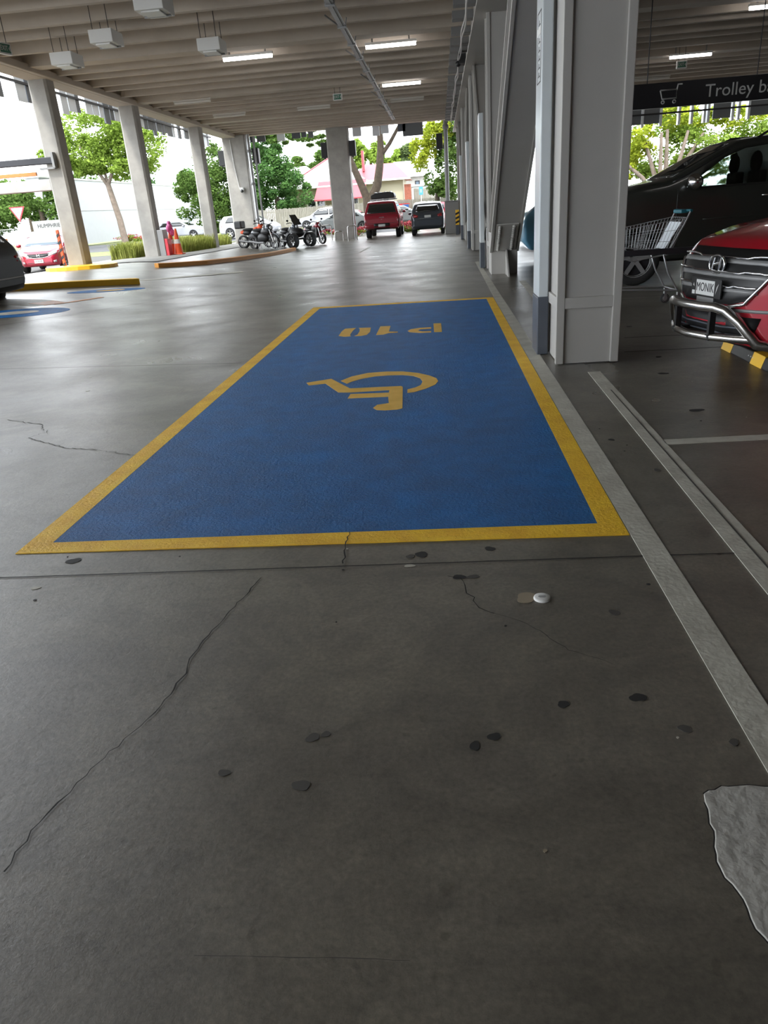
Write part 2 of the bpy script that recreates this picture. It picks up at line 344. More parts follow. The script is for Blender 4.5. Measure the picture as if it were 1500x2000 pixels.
# ceiling: ribbed soffit, edge beam, lintel
mb = MB(); mb.box(-11.2, 24, -14, 44.0, 6.02, 6.35)
for k in range(-3, 5):
    y0 = 21.6+7.5*(k-1)+.0
    if y0 > 44: continue
    mb.box(-11.0, 24, y0, min(y0+.52, 43.9), 5.60, 6.05)
    for d in (1.62, 2.55, 3.85, 4.80, 6.15):
        y1 = y0+d
        if y1 < 43.2:
            w = .075; v = [(-11.0, y1-w, 5.62), (-11.0, y1+w, 5.62), (-11.0, y1+w+.01, 6.05), (-11.0, y1-w-.01, 6.05)]; mb.add([*v, *[(24, b, c) for a, b, c in v]], ((0, 1, 2, 3), (7, 6, 5, 4), (0, 4, 5, 1), (1, 5, 6, 2), (2, 6, 7, 3), (3, 7, 4, 0)))
ce = tag(mb.build('ceiling', 'conc_ceiling'), kind='structure')
mb = MB(); mb.box(-11.55, -10.95, -14, 44, 5.50, 6.4); mb.box(-10.95, -10.80, -14, 44, 5.50, 5.68)
tag(mb.build('trim_1', 'conc_ceiling', bevel=.02), kind='structure')
mb = MB(); mb.box(-11.5, 24, 43.3, 43.9, 5.60, 6.4); mb.box(-11.5, 24, 43.1, 43.3, 5.86, 6.0)
tag(mb.build('trim_2', 'conc_ceiling', bevel=.02), kind='structure')
tag(MB().box(-12, 24, -14.4, -14, 0, 6.4).build('wall_back', 'grey_metal'), kind='structure')
tag(MB().box(24, 24.4, -14.4, 44, 0, 6.4).build('wall_right', 'conc'), kind='structure')
tag(MB().box(-11.6, 24.3, -14.3, 44, 6.35, 10.5).build('wall_upper', 'panel_grey'), kind='structure')
# steel girder over the right-hand column line, with the seats of the ribs
mb = MB(); mb.box(.95, 1.0, -6, 44, 5.05, 6.0); mb.box(.80, 1.75, -6, 44, 5.95, 6.02); mb.box(.85, 1.7, -6, 44, 5.0, 5.06)
gd = tag(mb.build('trim_3', 'steel_white'), kind='structure')
mb = MB()
for k in range(-3, 5):
    y0 = 21.6+7.5*(k-1)
    for d in (.25, 1.62, 2.55, 3.85, 4.80, 6.15):
        if 2 < y0+d < 43.2: mb.box(.45, .95, y0+d-.16, y0+d+.16, 5.45, 5.62)
mb.build('bearing_seat', 'grey_metal', gd)

# ------------------------------------------------------------------ painted bay
def flat(name, poly, m, parent, z0=.0008, z1=.003):
    return MB().prism(poly, z0, z1).build(name, m, parent)
def sloped(name, poly, m, parent=None, lift=.004):
    mb = MB(); mb.add([(x, y, G(x, y)+lift) for x, y in poly], [tuple(range(len(poly)))]); bm = None
    return mb.build(name, m, parent, fixn=False)
bay = empty('parking_bay', (0, 0, 0), 0, 'large blue painted accessible parking bay with yellow border and upside-down P10', 'parking bay')
flat('blue_panel', [(-2.08, 3.26), (.72, 3.28), (.72, 12.36), (-2.08, 12.42)], 'blue', bay, 0, .003)
for p in ([(-2.22, 3.14), (.84, 3.14), (.72, 3.28), (-2.08, 3.26)], [(.84, 3.14), (.84, 12.52), (.72, 12.36), (.72, 3.28)], [(.84, 12.52), (-2.22, 12.60), (-2.08, 12.42), (.72, 12.36)], [(-2.22, 12.6), (-2.22, 3.14), (-2.08, 3.26), (-2.08, 12.42)]):
    flat('border_stripe', p, 'yellow', bay, 0, .0035)
CHAIR = [(-1.331, 6.748), (-1.106, 6.87), (-0.872, 6.424), (-0.403, 6.414), (-0.386, 6.379), (-0.353, 5.634), (-0.387, 5.605), (-0.489, 5.595), (-0.561, 5.619), (-0.596, 5.689), (-0.57, 5.784), (-0.476, 5.822), (-0.495, 6.041), (-0.849, 6.05), (-0.841, 6.205), (-0.499, 6.186), (-0.5, 6.28), (-0.848, 6.266), (-0.961, 6.289), (-1.134, 6.671), (-1.289, 6.633)]
ARC = [(-1.0, 6.757), (-0.912, 6.927), (-0.763, 7.048), (-0.58, 7.068), (-0.416, 7.033), (-0.264, 6.928), (-0.15, 6.789), (-0.084, 6.66), (-0.067, 6.537), (-0.093, 6.405), (-0.174, 6.268), (-0.274, 6.161), (-0.334, 6.144), (-0.339, 6.272), (-0.269, 6.332), (-0.224, 6.411), (-0.211, 6.546), (-0.236, 6.695), (-0.306, 6.81), (-0.409, 6.87), (-0.545, 6.892), (-0.679, 6.873), (-0.807, 6.792), (-0.886, 6.697), (-0.922, 6.619)]
ZL = [(-1.366, 9.423), (-1.371, 9.795), (-1.349, 10.002), (-1.201, 10.018), (-1.22, 9.79), (-1.222, 9.465), (-1.196, 9.34), (-1.275, 9.331)]
ZR = [(-1.164, 10.005), (-0.992, 9.972), (-0.971, 9.607), (-0.994, 9.387), (-1.063, 9.322), (-1.151, 9.334), (-1.121, 9.448), (-1.12, 9.707), (-1.138, 9.906)]
ONE = [(-0.865, 10.026), (-0.724, 10.014), (-0.717, 9.537), (-0.595, 9.494), (-0.596, 9.431), (-0.709, 9.424), (-0.77, 9.329), (-0.868, 9.326)]
PB = [(-0.164, 9.699), (-0.31, 9.704), (-0.431, 9.633), (-0.468, 9.505), (-0.437, 9.393), (-0.3, 9.292), (-0.16, 9.279), (-0.161, 9.388), (-0.273, 9.4), (-0.335, 9.476), (-0.307, 9.579), (-0.163, 9.583)]
PS = [(-0.136, 10.008), (-0.033, 10.0), (-0.024, 9.276), (-0.123, 9.293)]
mb = MB()
for p in (CHAIR, ARC): mb.prism(p, .001, .0045)
mb.build('wheelchair_symbol', 'yellow_worn', bay)
for nm, ps in (('letter_p', (PB, PS)), ('digit_one', (ONE,)), ('digit_zero', (ZL, ZR))):
    mb = MB()
    for p in ps: mb.prism(p, .001, .0045)
    mb.build(nm, 'yellow_worn', bay)
# white lines
def line_thing(poly, label, m='white_line', z=.003):
    o = MB(); o.add([(x, y, G(x, y)+z) for x, y in poly]+[(x, y, G(x, y)-.001) for x, y in poly], [tuple(range(len(poly)))]+[(i, (i+1) % len(poly), len(poly)+(i+1) % len(poly), len(poly)+i) for i in range(len(poly))])
    return tag(o.build('painted_line', m), label, 'road marking')
line_thing([(.845, .4), (.955, .4), (.975, 6.9), (1.0, 20.5), (.90, 20.5), (.85, 12)], 'long worn white line running along the right edge of the blue bay')
ln = line_thing([(1.21, 1.0), (1.36, 1.0), (1.40, 6.6), (1.29, 6.6)], 'double white line right of the bay running down from the big pillar foot')
ribbon([(1.305, 1.0), (1.345, 5.9)], .009, 'saw_joint', 'gum2', z=.0052)
line_thing([(1.38, 4.45), (3.4, 4.50), (3.4, 4.60), (1.38, 4.55)], 'short white cross line heading right under the red SUV side')
line_thing([(1.40, 9.2), (1.55, 9.2), (1.62, 14.8), (1.5, 14.8)], 'white line behind the pillar leading to the leaning brace foot')
line_thing([(-3.12, 28.5), (-3.02, 28.5), (-2.95, 32.3), (-3.05, 32.3)], 'short faint lane dash in front of the parked red ute')
line_thing([(-9.4, 16.4), (-8.2, 17.65), (-7.4, 19.0), (-5.9, 21.95), (-5.7, 21.6), (-7.3, 18.75), (-8.1, 17.4), (-9.3, 16.15)], 'pale kerbside line beyond the near yellow kerb')
band = line_thing([(-8.6, 13.5), (-7.7, 13.4), (-7.3, 14.15), (-7.95, 14.35), (-8.6, 14.2)], 'pale painted band beside the black car at the left edge', 'white_line')
ob_ = line_thing([(-7.93, 13.72), (-7.55, 13.62), (-7.38, 14.10), (-7.72, 14.26)], 'orange block painted on the pale band near the black car', 'orange_paint', .006)
os_ = line_thing([(-7.45, 13.75), (-7.25, 14.3), (-7.05, 15.1), (-7.12, 15.1), (-7.35, 14.3)], 'thin faded orange stripe beside the pale band', 'orange_paint', .006)
def ring2(cx, cy, rx, ry, a, w, label, m):
    n = 28; P = []
    for k in range(n):
        t = 2*PI*k/n; x, y = rx*math.cos(t), ry*math.sin(t); P.append((cx+x*math.cos(a)-y*math.sin(a), cy+x*math.sin(a)+y*math.cos(a)))
    return line_thing(P, label, m)
def as_part(o, parent, nm):
    for k in ('label', 'category'): del o[k]
    o.name = nm; o.parent = parent; return o
ov = ring2(-7.5, 12.6, .95, .42, 1.0, 0, 'dark blue painted oval on the floor in front of the black car', 'blue')
as_part(ring2(-7.55, 12.55, .45, .15, 1.0, 0, 'x', 'white_line'), ov, 'pale_streak').location.z = .003
ov = ring2(-7.45, 16.2, .95, .22, .95, 0, 'dark blue painted streak in front of the near yellow kerb', 'blue')
as_part(ring2(-7.4, 16.25, .35, .08, .95, 0, 'x', 'yellow_worn'), ov, 'yellow_fleck').location.z = .003
as_part(ob_, band, 'orange_block'); as_part(os_, band, 'orange_stripe')

# ------------------------------------------------------------------ kerbs
def kerb(pts, w, h, label, m='amber'):
    L = []; n = len(pts)
    P = [Vector((*p, 0)) for p in pts]; vs = []
    for i, p in enumerate(P):
        t = (P[min(i+1, n-1)]-P[max(i-1, 0)]).normalized(); nn = Vector((-t.y, t.x, 0))
        for sg, z in ((-1, -.03), (-1, h), (1, h), (1, -.03)):
            q = p+nn*w/2*sg; vs.append((q.x, q.y, G(q.x, q.y)+z))
    f = [(i*4+k, i*4+(k+1) % 4, i*4+4+(k+1) % 4, i*4+4+k) for i in range(n-1) for k in range(4)]+[(3, 2, 1, 0), tuple(4*(n-1)+k for k in range(4))]
    return tag(MB().add(vs, f).build('kerb', m, bevel=.015), label, 'kerb')
def lerp_path(a, b, n): return [(a[0]+(b[0]-a[0])*i/n, a[1]+(b[1]-a[1])*i/n) for i in range(n+1)]
kerb(lerp_path((-9.95, 14.75), (-7.35, 17.75), 8), .16, .13, 'yellow painted kerb behind the black car at the left')
kerb([(-8.5, 22.1), (-8.1, 22.9), (-7.6, 24.0), (-7.2, 25.6), (-6.9, 27.2), (-6.6, 28.8), (-6.4, 30.6), (-6.3, 32.5)], .18, .12, 'long curved ochre kerb in front of the motorcycles', 'orange_brown')
mb = MB(); n = 20; P = [(-10.9+1.05*math.cos(2*PI*k/n), 22.3+1.0*math.sin(2*PI*k/n)) for k in range(n)]
v = [(x, y, G(x, y)-.02) for x, y in P]+[(x, y, G(x, y)+.10) for x, y in P]
mb.add(v, [tuple(range(n, 2*n))]+[(i, (i+1) % n, n+(i+1) % n, n+i) for i in range(n)]); tag(mb.build('kerb', 'amber'), 'small rounded yellow kerb island at the foot of the nearest concrete column', 'kerb')

# ------------------------------------------------------------------ concrete columns on the left and at the back
def chamfer_column(x0, x1, y0, y1, z0, z1, label, ch=.06, m='conc'):
    P = [(x0+ch, y0), (x1-ch, y0), (x1, y0+ch), (x1, y1-ch), (x1-ch, y1), (x0+ch, y1), (x0, y1-ch), (x0, y0+ch)]
    c = empty('concrete_column', ((x0+x1)/2, (y0+y1)/2, z0), 0, label, 'column'); P2 = [(a-(x0+x1)/2, b-(y0+y1)/2) for a, b in P]
    MB().prism(P2, 0, z1-z0).build('shaft', m, c); return c
c1 = chamfer_column(-11.53, -10.98, 22.7, 23.25, .38, 5.5, 'concrete column beside the cherry red hatchback, nearest of the left row')
chamfer_column(-11.45, -10.85, 28.75, 29.3, .33, 5.5, 'concrete column beside the orange traffic cones')
chamfer_column(-11.45, -10.9, 36.6, 37.15, .24, 5.5, 'slender concrete column between the cones column and the corner column')
c4 = chamfer_column(-11.55, -10.3, 42.6, 43.3, .18, 5.6, 'broad concrete corner column with a camera and a downpipe')
cc = chamfer_column(-5.95, -4.78, 43.0, 43.9, 0, 5.62, 'wide concrete column standing left of the red ute')
sg = empty('striped_guard', (-11.60, 22.62, .40), 0, 'thin orange and black striped guard strip left of the nearest column foot', 'guard')
MB().box(-.03, .05, -.03, .03, 0, 1.15).build('strip', 'orange', sg); mb = MB()
for k in range(5): z = .08+k*.21; mb.add([(-.031, -.034, z), (.051, -.034, z+.06), (.051, -.034, z+.15), (-.031, -.034, z+.09)], [(0, 1, 2, 3)])
mb.build('stripe', 'black', sg, fixn=False)
# corner column details
dp = empty('downpipe', (-10.1, 42.5, G(-10.1, 42.5)), 0, 'grey vertical downpipe against the broad corner column', 'pipe')
MB().tube([(0, 0, 0), (0, 0, 5.4)], .10, 14).build('pipe', 'galv', dp); 
for z in (1.2, 3.0, 4.6): MB().lathe([(.10, z-.06), (.13, z-.06), (.13, z+.06), (.10, z+.06)], n=14).build('bracket', 'grey_metal', dp)
MB().tube([(.28, .1, 0), (.28, .1, 5.3)], .05, 10).build('thin_pipe', 'grey_metal', dp)
cm = empty('security_camera', (-10.75, 42.5, 2.9), 0, 'white dome security camera on the broad corner column', 'camera')
MB().box(-.10, .10, -.12, .1, .0, .14).build('housing', 'white', cm, bevel=.02); MB().ball((0, -.1, -.04), .09).build('dome', 'glass', cm)
MB().tube([(-.15, 0.05, .1), (-.28, .05, 1.2), (-.35, .05, 2.5)], .02, 6).build('cable', 'white', cm)
# rear downpipe right
dp = empty('downpipe', (.46, 42.95, 0), 0, 'tall grey drainpipe at the far right end of the rear opening', 'pipe')
MB().tube([(0, 0, 0), (0, 0, 5.5)], .11, 14).build('pipe', 'grey_metal', dp); MB().lathe([(.11, 5.1), (.16, 5.12), (.16, 5.3), (.11, 5.32)], n=14).build('collar', 'grey_metal', dp)
# big grey cabinet at rear right
cb = empty('cabinet', (.62, 40.8, 0), 0, 'plain grey waist-high cabinet right of the dark hatchback', 'cabinet')
MB().box(-.35, .35, -.3, .3, 0, 1.55).build('body', 'grey_metal', cb, bevel=.02); MB().box(-.37, .37, -.32, .32, 1.55, 1.60).build('lid', 'grey_metal', cb)
# wall-mounted speaker boxes on rear columns
for x, lab, y in ((-6.12, 'dark box mounted on the left side of the wide rear column', 43.3), (-4.58, 'dark box mounted on the right side of the wide rear column', 43.3), (-11.75, 'dark box mounted on the left side of the broad corner column', 43.0), (-9.9, 'brown-black box mounted right of the corner downpipes', 43.2), (.12, 'dark box mounted beside the far right drainpipe', 43.4)):
    s = empty('wall_box', (x, y, 4.2), 0, lab, 'box'); MB().box(-.17, .17, -.2, .2, 0, .75).build('case', 'black', s, bevel=.02); MB().box(-.05, .05, -.1, .1, -.06, 0).build('bracket', 'dark_metal', s)

# ------------------------------------------------------------------ steel pillars, braces, downpipes on the right
def big_pillar(x0, x1, y0, y1, h, label, wrap=True):
    p = empty('steel_pillar', ((x0+x1)/2, y0, 0), 0, label, 'pillar'); w = (x1-x0)/2; d = y1-y0
    MB().box(-w+.03, w-.03, .03, d-.02, 0.01, h).build('core', 'steel_white', p)
    for s in (-1, 1): MB().box(min(s*w, s*(w-.075)), max(s*w, s*(w-.075)), 0, .05, .01, h).build('edge_flange', 'steel_white', p, bevel=.006)
    for s in (-1, 1): MB().box(min(s*w, s*(w-.045)), max(s*w, s*(w-.045)), d-.05, d, .01, h).build('edge_flange', 'steel_white', p, bevel=.006)
    MB().box(-w+.004, w-.004, .003, d-.003, .52, .62).build('stiffener_band', 'steel_white', p, bevel=.004)
    return p
big_pillar(1.05, 1.635, 6.95, 7.64, 5.0, 'massive light grey steel pillar in the foreground at the right of the blue bay')
big_pillar(1.08, 1.68, 17.45, 18.05, 5.0, 'second grey steel pillar, standing behind the leaning brace foot')
big_pillar(1.02, 1.6, 25.2, 25.8, 5.0, 'third grey steel pillar from the camera along the right line')
big_pillar(1.0, 1.6, 33.2, 33.8, 5.0, 'fourth grey steel pillar from the camera along the right line')
big_pillar(.98, 1.6, 41.2, 41.8, 5.0, 'furthest grey steel pillar at the end of the right line')
def pipe_guard(x, y, ln, label, sticker=False):
    p = empty('square_downpipe', (x, y, 0), 0, label, 'pipe')
    MB().box(-.05, .05, -ln/2, ln/2, .57, 3.3 if not sticker else 5.2).build('pipe', 'steel_blue', p, bevel=.012)
    MB().box(-.055, .055, -ln/2-.005, ln/2+.005, 0, .57).build('guard', 'slate', p, bevel=.01)
    return p
pg = pipe_guard(1.0, 7.72, .40, 'white square downpipe with dark slate foot beside the massive foreground pillar', True)
mb = MB()
for z0, z1, y0, y1 in ((2.45, 2.46, -.14, .10), (3.0, 3.01, -.14, .10), (2.45, 3.01, -.145, -.135), (2.45, 3.01, .095, .105)): mb.box(-.0525, -.0505, y0, y1, z0, z1)
mb.build('label_outline', 'ink', pg)
mb = MB()
for k in range(7):
    z = 2.50+k*.067
    mb.box(-.0525, -.0505, -.08, .03, z, z+.008); mb.box(-.0525, -.0505, -.02, -.005, z, z+.04)
mb.build('label_marks', 'ink', pg)
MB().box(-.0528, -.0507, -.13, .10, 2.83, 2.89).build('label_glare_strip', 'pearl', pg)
pipe_guard(.99, 18.55, .45, 'white square downpipe with dark foot next to the leaning brace')
pipe_guard(.98, 26.6, .45, 'white square downpipe with dark foot by the third pillar')
pipe_guard(.95, 33.9, .45, 'white square downpipe with dark foot by the fourth pillar')
hb = empty('striped_bollard', (.88, 39.2, 0), 0, 'black and yellow striped post guard at the far end of the pillar line', 'bollard')
MB().box(-.09, .09, -.1, .1, 0, .45).build('foot', 'slate', hb); mb = MB(); mb.box(-.09, .09, -.1, .1, .45, 1.15); mb.build('post', 'amber', hb); mb = MB()
for z in (.50, .70, .90): mb.add([(-.095, -.105, z), (.095, -.105, z+.08), (.095, -.105, z+.18), (-.095, -.105, z+.10)], [(0, 1, 2, 3)]); mb.add([(-.095, .1, z+.08), (-.095, -.105, z), (-.095, -.105, z+.1), (-.095, .1, z+.18)], [(0, 1, 2, 3)])
mb.build('stripe', 'black', hb, fixn=False)
def brace(ya, za, yb, zb, x0, x1, label, t=.55):
    """ I-section leaning in the plane of the pillar line """
    b = empty('steel_brace', ((x0+x1)/2, ya, za), 0, label, 'brace'); w = (x1-x0)/2
    d = Vector((0, yb-ya, zb-za)); n = Vector((0, -d.z, d.y)).normalized()*(1 if d.y < 0 else -1)  # n: lower/front side
    if n.z > 0: n = -n
    def quad(x, xx, s0, s1, name):
        P = []
        for base in (Vector((0, 0, 0)), d):
            for s in (s0, s1):
                for xq in (x, xx): P.append(base+n*s+Vector((xq, 0, 0)))
        MB().add(P, ((0, 1, 3, 2), (4, 6, 7, 5), (0, 4, 5, 1), (2, 3, 7, 6), (0, 2, 6, 4), (1, 5, 7, 3))).build(name, 'steel_white', b)
    quad(-w+.05, w-.05, -t+.03, -.03, 'web')
    for s in (-1, 1): quad(min(s*w, s*(w-.05)), max(s*w, s*(w-.05)), -.05, 0, 'flange_edge')
    for s in (-1, 1): quad(min(s*w, s*(w-.05)), max(s*w, s*(w-.05)), -t, -t+.05, 'flange_edge')
    return b, d, n
b1, d, n = brace(16.5, .45, 9.79, 5.0, 1.05, 1.66, 'big grey steel brace leaning toward the camera behind the white downpipe')
# foot: gusset box, splice plate with bolts
MB().box(-.28, .28, 0.0, .8, -.45, .4).build('foot_block', 'steel_white', b1, bevel=.008)
mb = MB(); mb.add([(.02, 0, .15), (.02, -.75, -.45), (.02, 0, -.45), (.05, 0, .15), (.05, -.75, -.45), (.05, 0, -.45)], ((0, 1, 2), (3, 5, 4), (0, 3, 4, 1), (1, 4, 5, 2), (2, 5, 3, 0)))
mb.build('gusset', 'steel_white', b1)
dn = d.normalized(); mb = MB()
P = [dn*a+n*s+Vector((x, 0, 0)) for a in (.10, 1.05) for s in (.0, .02) for x in (-.22, .22)]
mb.add(P, ((0, 1, 3, 2), (4, 6, 7, 5), (0, 4, 5, 1), (2, 3, 7, 6), (0, 2, 6, 4), (1, 5, 7, 3))).build('splice_plate', 'steel_white', b1)
for sx in (-.15, .13):
    mb = MB()
    for k in range(12):
        a = .16+k*.072+(.03 if k > 5 else 0); c = dn*a+n*.03+Vector((sx, 0, 0)); mb.ball(c, (.036, .036, .036), 8, 5)
    mb.build('bolt_row', 'steel_white', b1)
b2, *_ = brace(18.6, .6, 24.4, 4.99, 1.06, 1.60, 'steel brace leaning away behind the second pillar')
MB().box(-.25, .25, -.5, .2, -.6, .3).build('foot_block', 'steel_white', b2)
b3, *_ = brace(32.4, .6, 27.66, 4.99, 1.02, 1.58, 'steel brace leaning forward ahead of the fourth pillar')
MB().box(-.25, .25, -.1, .7, -.6, .3).build('foot_block', 'steel_white', b3)
b4, *_ = brace(34.6, .6, 39.52, 4.99, 1.0, 1.56, 'steel brace leaning away between the fourth and furthest pillars')
MB().box(-.25, .25, -.5, .2, -.6, .3).build('foot_block', 'steel_white', b4)
# cables along the girder
cb = empty('cable_run', (.72, 0, 0), 0, 'thin grey cables strung along the side of the girder line', 'cable')
for dz, r in ((5.4, .025), (5.25, .018)):
    pts = [(.02*math.sin(y*1.7), y, dz+.05*math.sin(y*.9)) for y in np.arange(8, 42, .7)]
    MB().tube(pts, r, 6).build('cable', 'galv', cb)
jb = empty('junction_box', (.80, 24.3, 5.28), 0, 'small black junction box on the cable run under the girder', 'box'); MB().box(-.1, .1, -.2, .2, -.12, .12).build('case', 'black', jb); MB().ball((-.12, 0, -.1), .08).build('camera_ball', 'black', jb)

# ------------------------------------------------------------------ ceiling fittings
def tube_light(x, y, lit, label, z=5.56):
    t = empty('tube_light', (x, y, z), 0, label, 'ceiling light')
    MB().box(-.70, .70, -.05, .05, -.0, .06).build('housing', 'unlit' if not lit else 'white', t)
    for sx in (-.5, .5): MB().box(sx-.02, sx+.02, -.02, .02, .06, .47).build('mounting_stem', 'grey_metal', t)
    MB().tube([(-.68, 0, -.04), (.68, 0, -.04)], .045, 10).build('diffuser', 'lit' if lit else 'unlit', t)
    return t
for x, y, lit, lab in [(-1.16, 22.75, 1, 'lit tube light right of the cable tray, nearer of two'), (-5.08, 22.6, 1, 'lit tube light left of the cable tray'), (-1.2, 29.6, 1, 'lit tube light right of the tray, further of two, level with exit sign'),
    (8.65, 29.1, 1, 'lit tube light above the hanging exit sign in the right bay'), (8.7, 22.4, 1, 'lit tube light at the top right corner of the photo'),
    (-8.85, 29.4, 0, 'unlit tube light near the second left column top'), (-8.72, 33.95, 0, 'unlit tube light deepest on the left side'), (-5.1, 34.0, 0, 'unlit tube light left of the hanging exit sign'), (-1.18, 34.0, 0, 'unlit tube light right of the tray, deepest row'), (8.65, 33.9, 0, 'unlit tube light just above the black trolley sign')]:
    tube_light(x, y, lit, lab)
for x, y, lb_ in ((4.9, 7.6, 'lit tube light on the ceiling above the red SUV bonnet'), (8.7, 12.5, 'lit tube light on the ceiling above the dark olive car')):
    tube_light(x, y, 1, lb_)
def hang_box(x, y, z, label, w=.52, d=.62, h=.25):
    t = empty('hanging_light_box', (x, y, z), 0, label, 'light fitting')
    MB().box(-w/2, w/2, -d/2, d/2, 0, h).build('case', 'white', t, bevel=.01)
    MB().box(-w/2+.1, w/2-.1, -d/2+.06, d/2-.1, -.03, 0).build('lens', 'pearl', t, bevel=.008); MB().box(-w/2+.02, w/2-.02, -d/2+.45, -d/2+.48, -.035, 0.0).build('slot', 'grey_metal', t)
    for sx in (-1, 1):
        for sy in (-1, 1): MB().tube([(sx*(w/2-.08), sy*(d/2-.08), h), (sx*(w/2-.08), sy*(d/2-.08), 6.03-z)], .008, 6).build('hanger_rod', 'dark_metal', t)
    return t
hang_box(-5.25, 15.9, 5.18, 'white hanging light box cut off by the top edge of the photo', .56, .66, .34)
hang_box(-7.12, 18.0, 5.18, 'white hanging light box left of the top-edge one')
hang_box(-8.55, 19.0, 5.04, 'lowest white hanging light box, left-hand side above the first column')
hang_box(-5.08, 19.05, 5.05, 'white hanging light box just above and left of a lit tube')
def exit_sign(x, y, z, label, rz=0, wtxt=True):
    e = empty('exit_sign', (x, y, z), rz, label, 'exit sign')
    MB().box(-.17, .17, -.04, .04, 0, .22).build('case', 'white', e, bevel=.01)
    MB().box(-.135, .135, -.046, -.04, .03, .19).build('panel', 'green_sign', e)
    text_mesh('lettering', 'EXIT', .13, frame_m((-.03, -.048, .11), (1, 0, 0), (0, 0, 1)), e, 'sign_text', .001, sx=.75)
    MB().add([(.085, -.049, .11), (.11, -.049, .15), (.11, -.049, .07)], [(0, 1, 2)]).add([(.12, -.049, .06), (.13, -.049, .06), (.13, -.049, .16), (.12, -.049, .16)], [(0, 1, 2, 3)]).build('arrow', 'sign_text', e, fixn=False)
    for sx in (-.1, .1): MB().tube([(sx, 0, .22), (sx, 0, 6.03-z)], .008, 6).build('hanger_rod', 'dark_metal', e)
    return e
exit_sign(-3.57, 29.9, 5.22, 'small green EXIT sign hung in the middle of the ceiling left of the tray')
exit_sign(8.35, 29.0, 5.16, 'small green EXIT sign hung in the right bay above the trolley sign')
e = exit_sign(-9.12, 17.3, 5.05, 'green-faced exit light box at the left edge of the photo', 1.25)
# cable tray
ct = empty('cable_tray', (-2.1, 0, 5.4), 0, 'long metal conduit tray with side arms running under the middle of the ceiling', 'cable tray')
MB().box(-.05, .05, 6, 39.4, -.03, .03).build('tray', 'galv', ct); MB().tube([(.08, 6, 0), (.08, 39.4, 0)], .03, 8).build('conduit', 'grey_metal', ct)
mb = MB(); mb2 = MB()
for k in range(16):
    y = 7.4+k*2.0; mb.box(-.09, .12, y-.05, y+.05, -.05, .05)
    if k % 2 == 0: MB().bar((-.05, y, 0), (-.32, y-.35, .16), .02, .03).build('side_arm', 'grey_metal', ct)
    MB().bar((.05, y+.3, 0), (.12, y+.1, .17), .02, .03).build('hanger', 'grey_metal', ct)
mb.build('coupling', 'galv', ct)

# ------------------------------------------------------------------ facade louvre panels
random.seed(3)
def louvre_bank(axis, fixed, a0, a1, z0, z1, label, step=.62, gapp=.35, rail=True):
    e = empty('louvre_screen', (0, 0, 0), 0, label, 'facade screen'); a = a0; n = 0
    while a < a1 and n < 60:
        w = random.uniform(.25, .6); zb = z0+random.uniform(-.12, .12)
        if random.random() > gapp:
            m = random.choice(['panel_grey', 'panel_pale', 'panel_grey', 'panel_pale', 'slate'])
            if axis == 'Y': MB().box(fixed-.03, fixed+.03, a, a+w, zb, z1).build('panel', m, e)
            else: MB().box(a, a+w, fixed-.03, fixed+.03, zb, z1).build('panel', m, e)
            n += 1
        a += w+random.uniform(.02, .12)
    for z in (z0+.45, z1):
        if axis == 'Y': MB().box(fixed+.04, fixed+.12, a0, a1, z-.03, z+.03).build('rail', 'dark_metal', e)
        else: MB().box(a0, a1, fixed-.12, fixed-.04, z-.03, z+.03).build('rail', 'dark_metal', e)
    return e
louvre_bank('Y', -12.6, 14, 44, 5.28, 6.9, 'row of grey and pale vertical louvre panels hanging outside the left columns', gapp=.22)
louvre_bank('X', 44.06, -11, -6.3, 5.25, 6.3, 'grey louvre panels above the rear opening left of the wide column', gapp=.55)
louvre_bank('X', 44.06, -4.6, -2.05, 5.2, 6.3, 'narrow louvre panels above the red ute', gapp=.6)
lb = empty('louvre_screen', (0, 0, 0), 0, 'solid dark louvre panel above the dark hatchback', 'facade screen'); MB().box(-1.85, -.75, 44.03, 44.09, 5.0, 6.3).build('panel', 'panel_grey', lb)
lr = empty('louvre_screen', (0, 0, 0), 0, 'louvre panels with pale fins below the black trolley sign', 'facade screen')
for x0, x1 in ((8.5, 12.0), (14.6, 15.5), (16.4, 19)): MB().box(x0, x1, 44.37, 44.43, 4.65, 6.3).build('panel', 'panel_grey', lr)
for x in (10.95, 11.9, 12.85, 13.5, 14.15, 14.35, 15.6, 15.9, 16.4): MB().box(x-.06, x+.06, 44.25, 44.55, 4.5, 6.3).build('fin', 'panel_pale', lr)
MB().box(8, 20, 44.2, 44.28, 5.05, 5.13).build('rail', 'dark_metal', lr)

# trolley sign
ts = empty('trolley_sign', (0, 20, 0), 0, 'long black hanging sign reading Trolley bay with a trolley pictogram', 'sign')
MB().box(4.3, 10.2, -.06, .06, 3.24, 3.765).build('board', 'sign_black', ts, bevel=.01)
text_mesh('lettering', 'Trolley bay', .38, frame_m((6.33, -.065, 3.50), (1, 0, 0), (0, 0, 1)), ts, 'sign_text', .003, 'LEFT')
mb = MB(); FX = lambda x: 5.30+(x-5.46)*.8
q = lambda pts: mb.tube([(FX(a), b, c) for a, b, c in pts], .018, 6)
q([(5.46, -.07, 3.60), (5.93, -.07, 3.60), (5.93, -.07, 3.42), (5.52, -.07, 3.42), (5.46, -.07, 3.60)]); q([(5.93, -.07, 3.58), (5.96, -.07, 3.70), (6.08, -.07, 3.70)])
for x in (5.55, 5.88): mb.tube([(FX(x)+.033*math.cos(a), -.07, 3.35+.033*math.sin(a)) for a in np.linspace(0, 2*PI, 11)[:-1]], .014, 6, closed=True)
mb.build('trolley_pictogram', 'sign_text', ts)
for x in (5.0, 7.5, 9.6): MB().tube([(x, 0, 3.76), (x, 0, 5.62)], .012, 6).build('hanger_rod', 'dark_metal', ts)

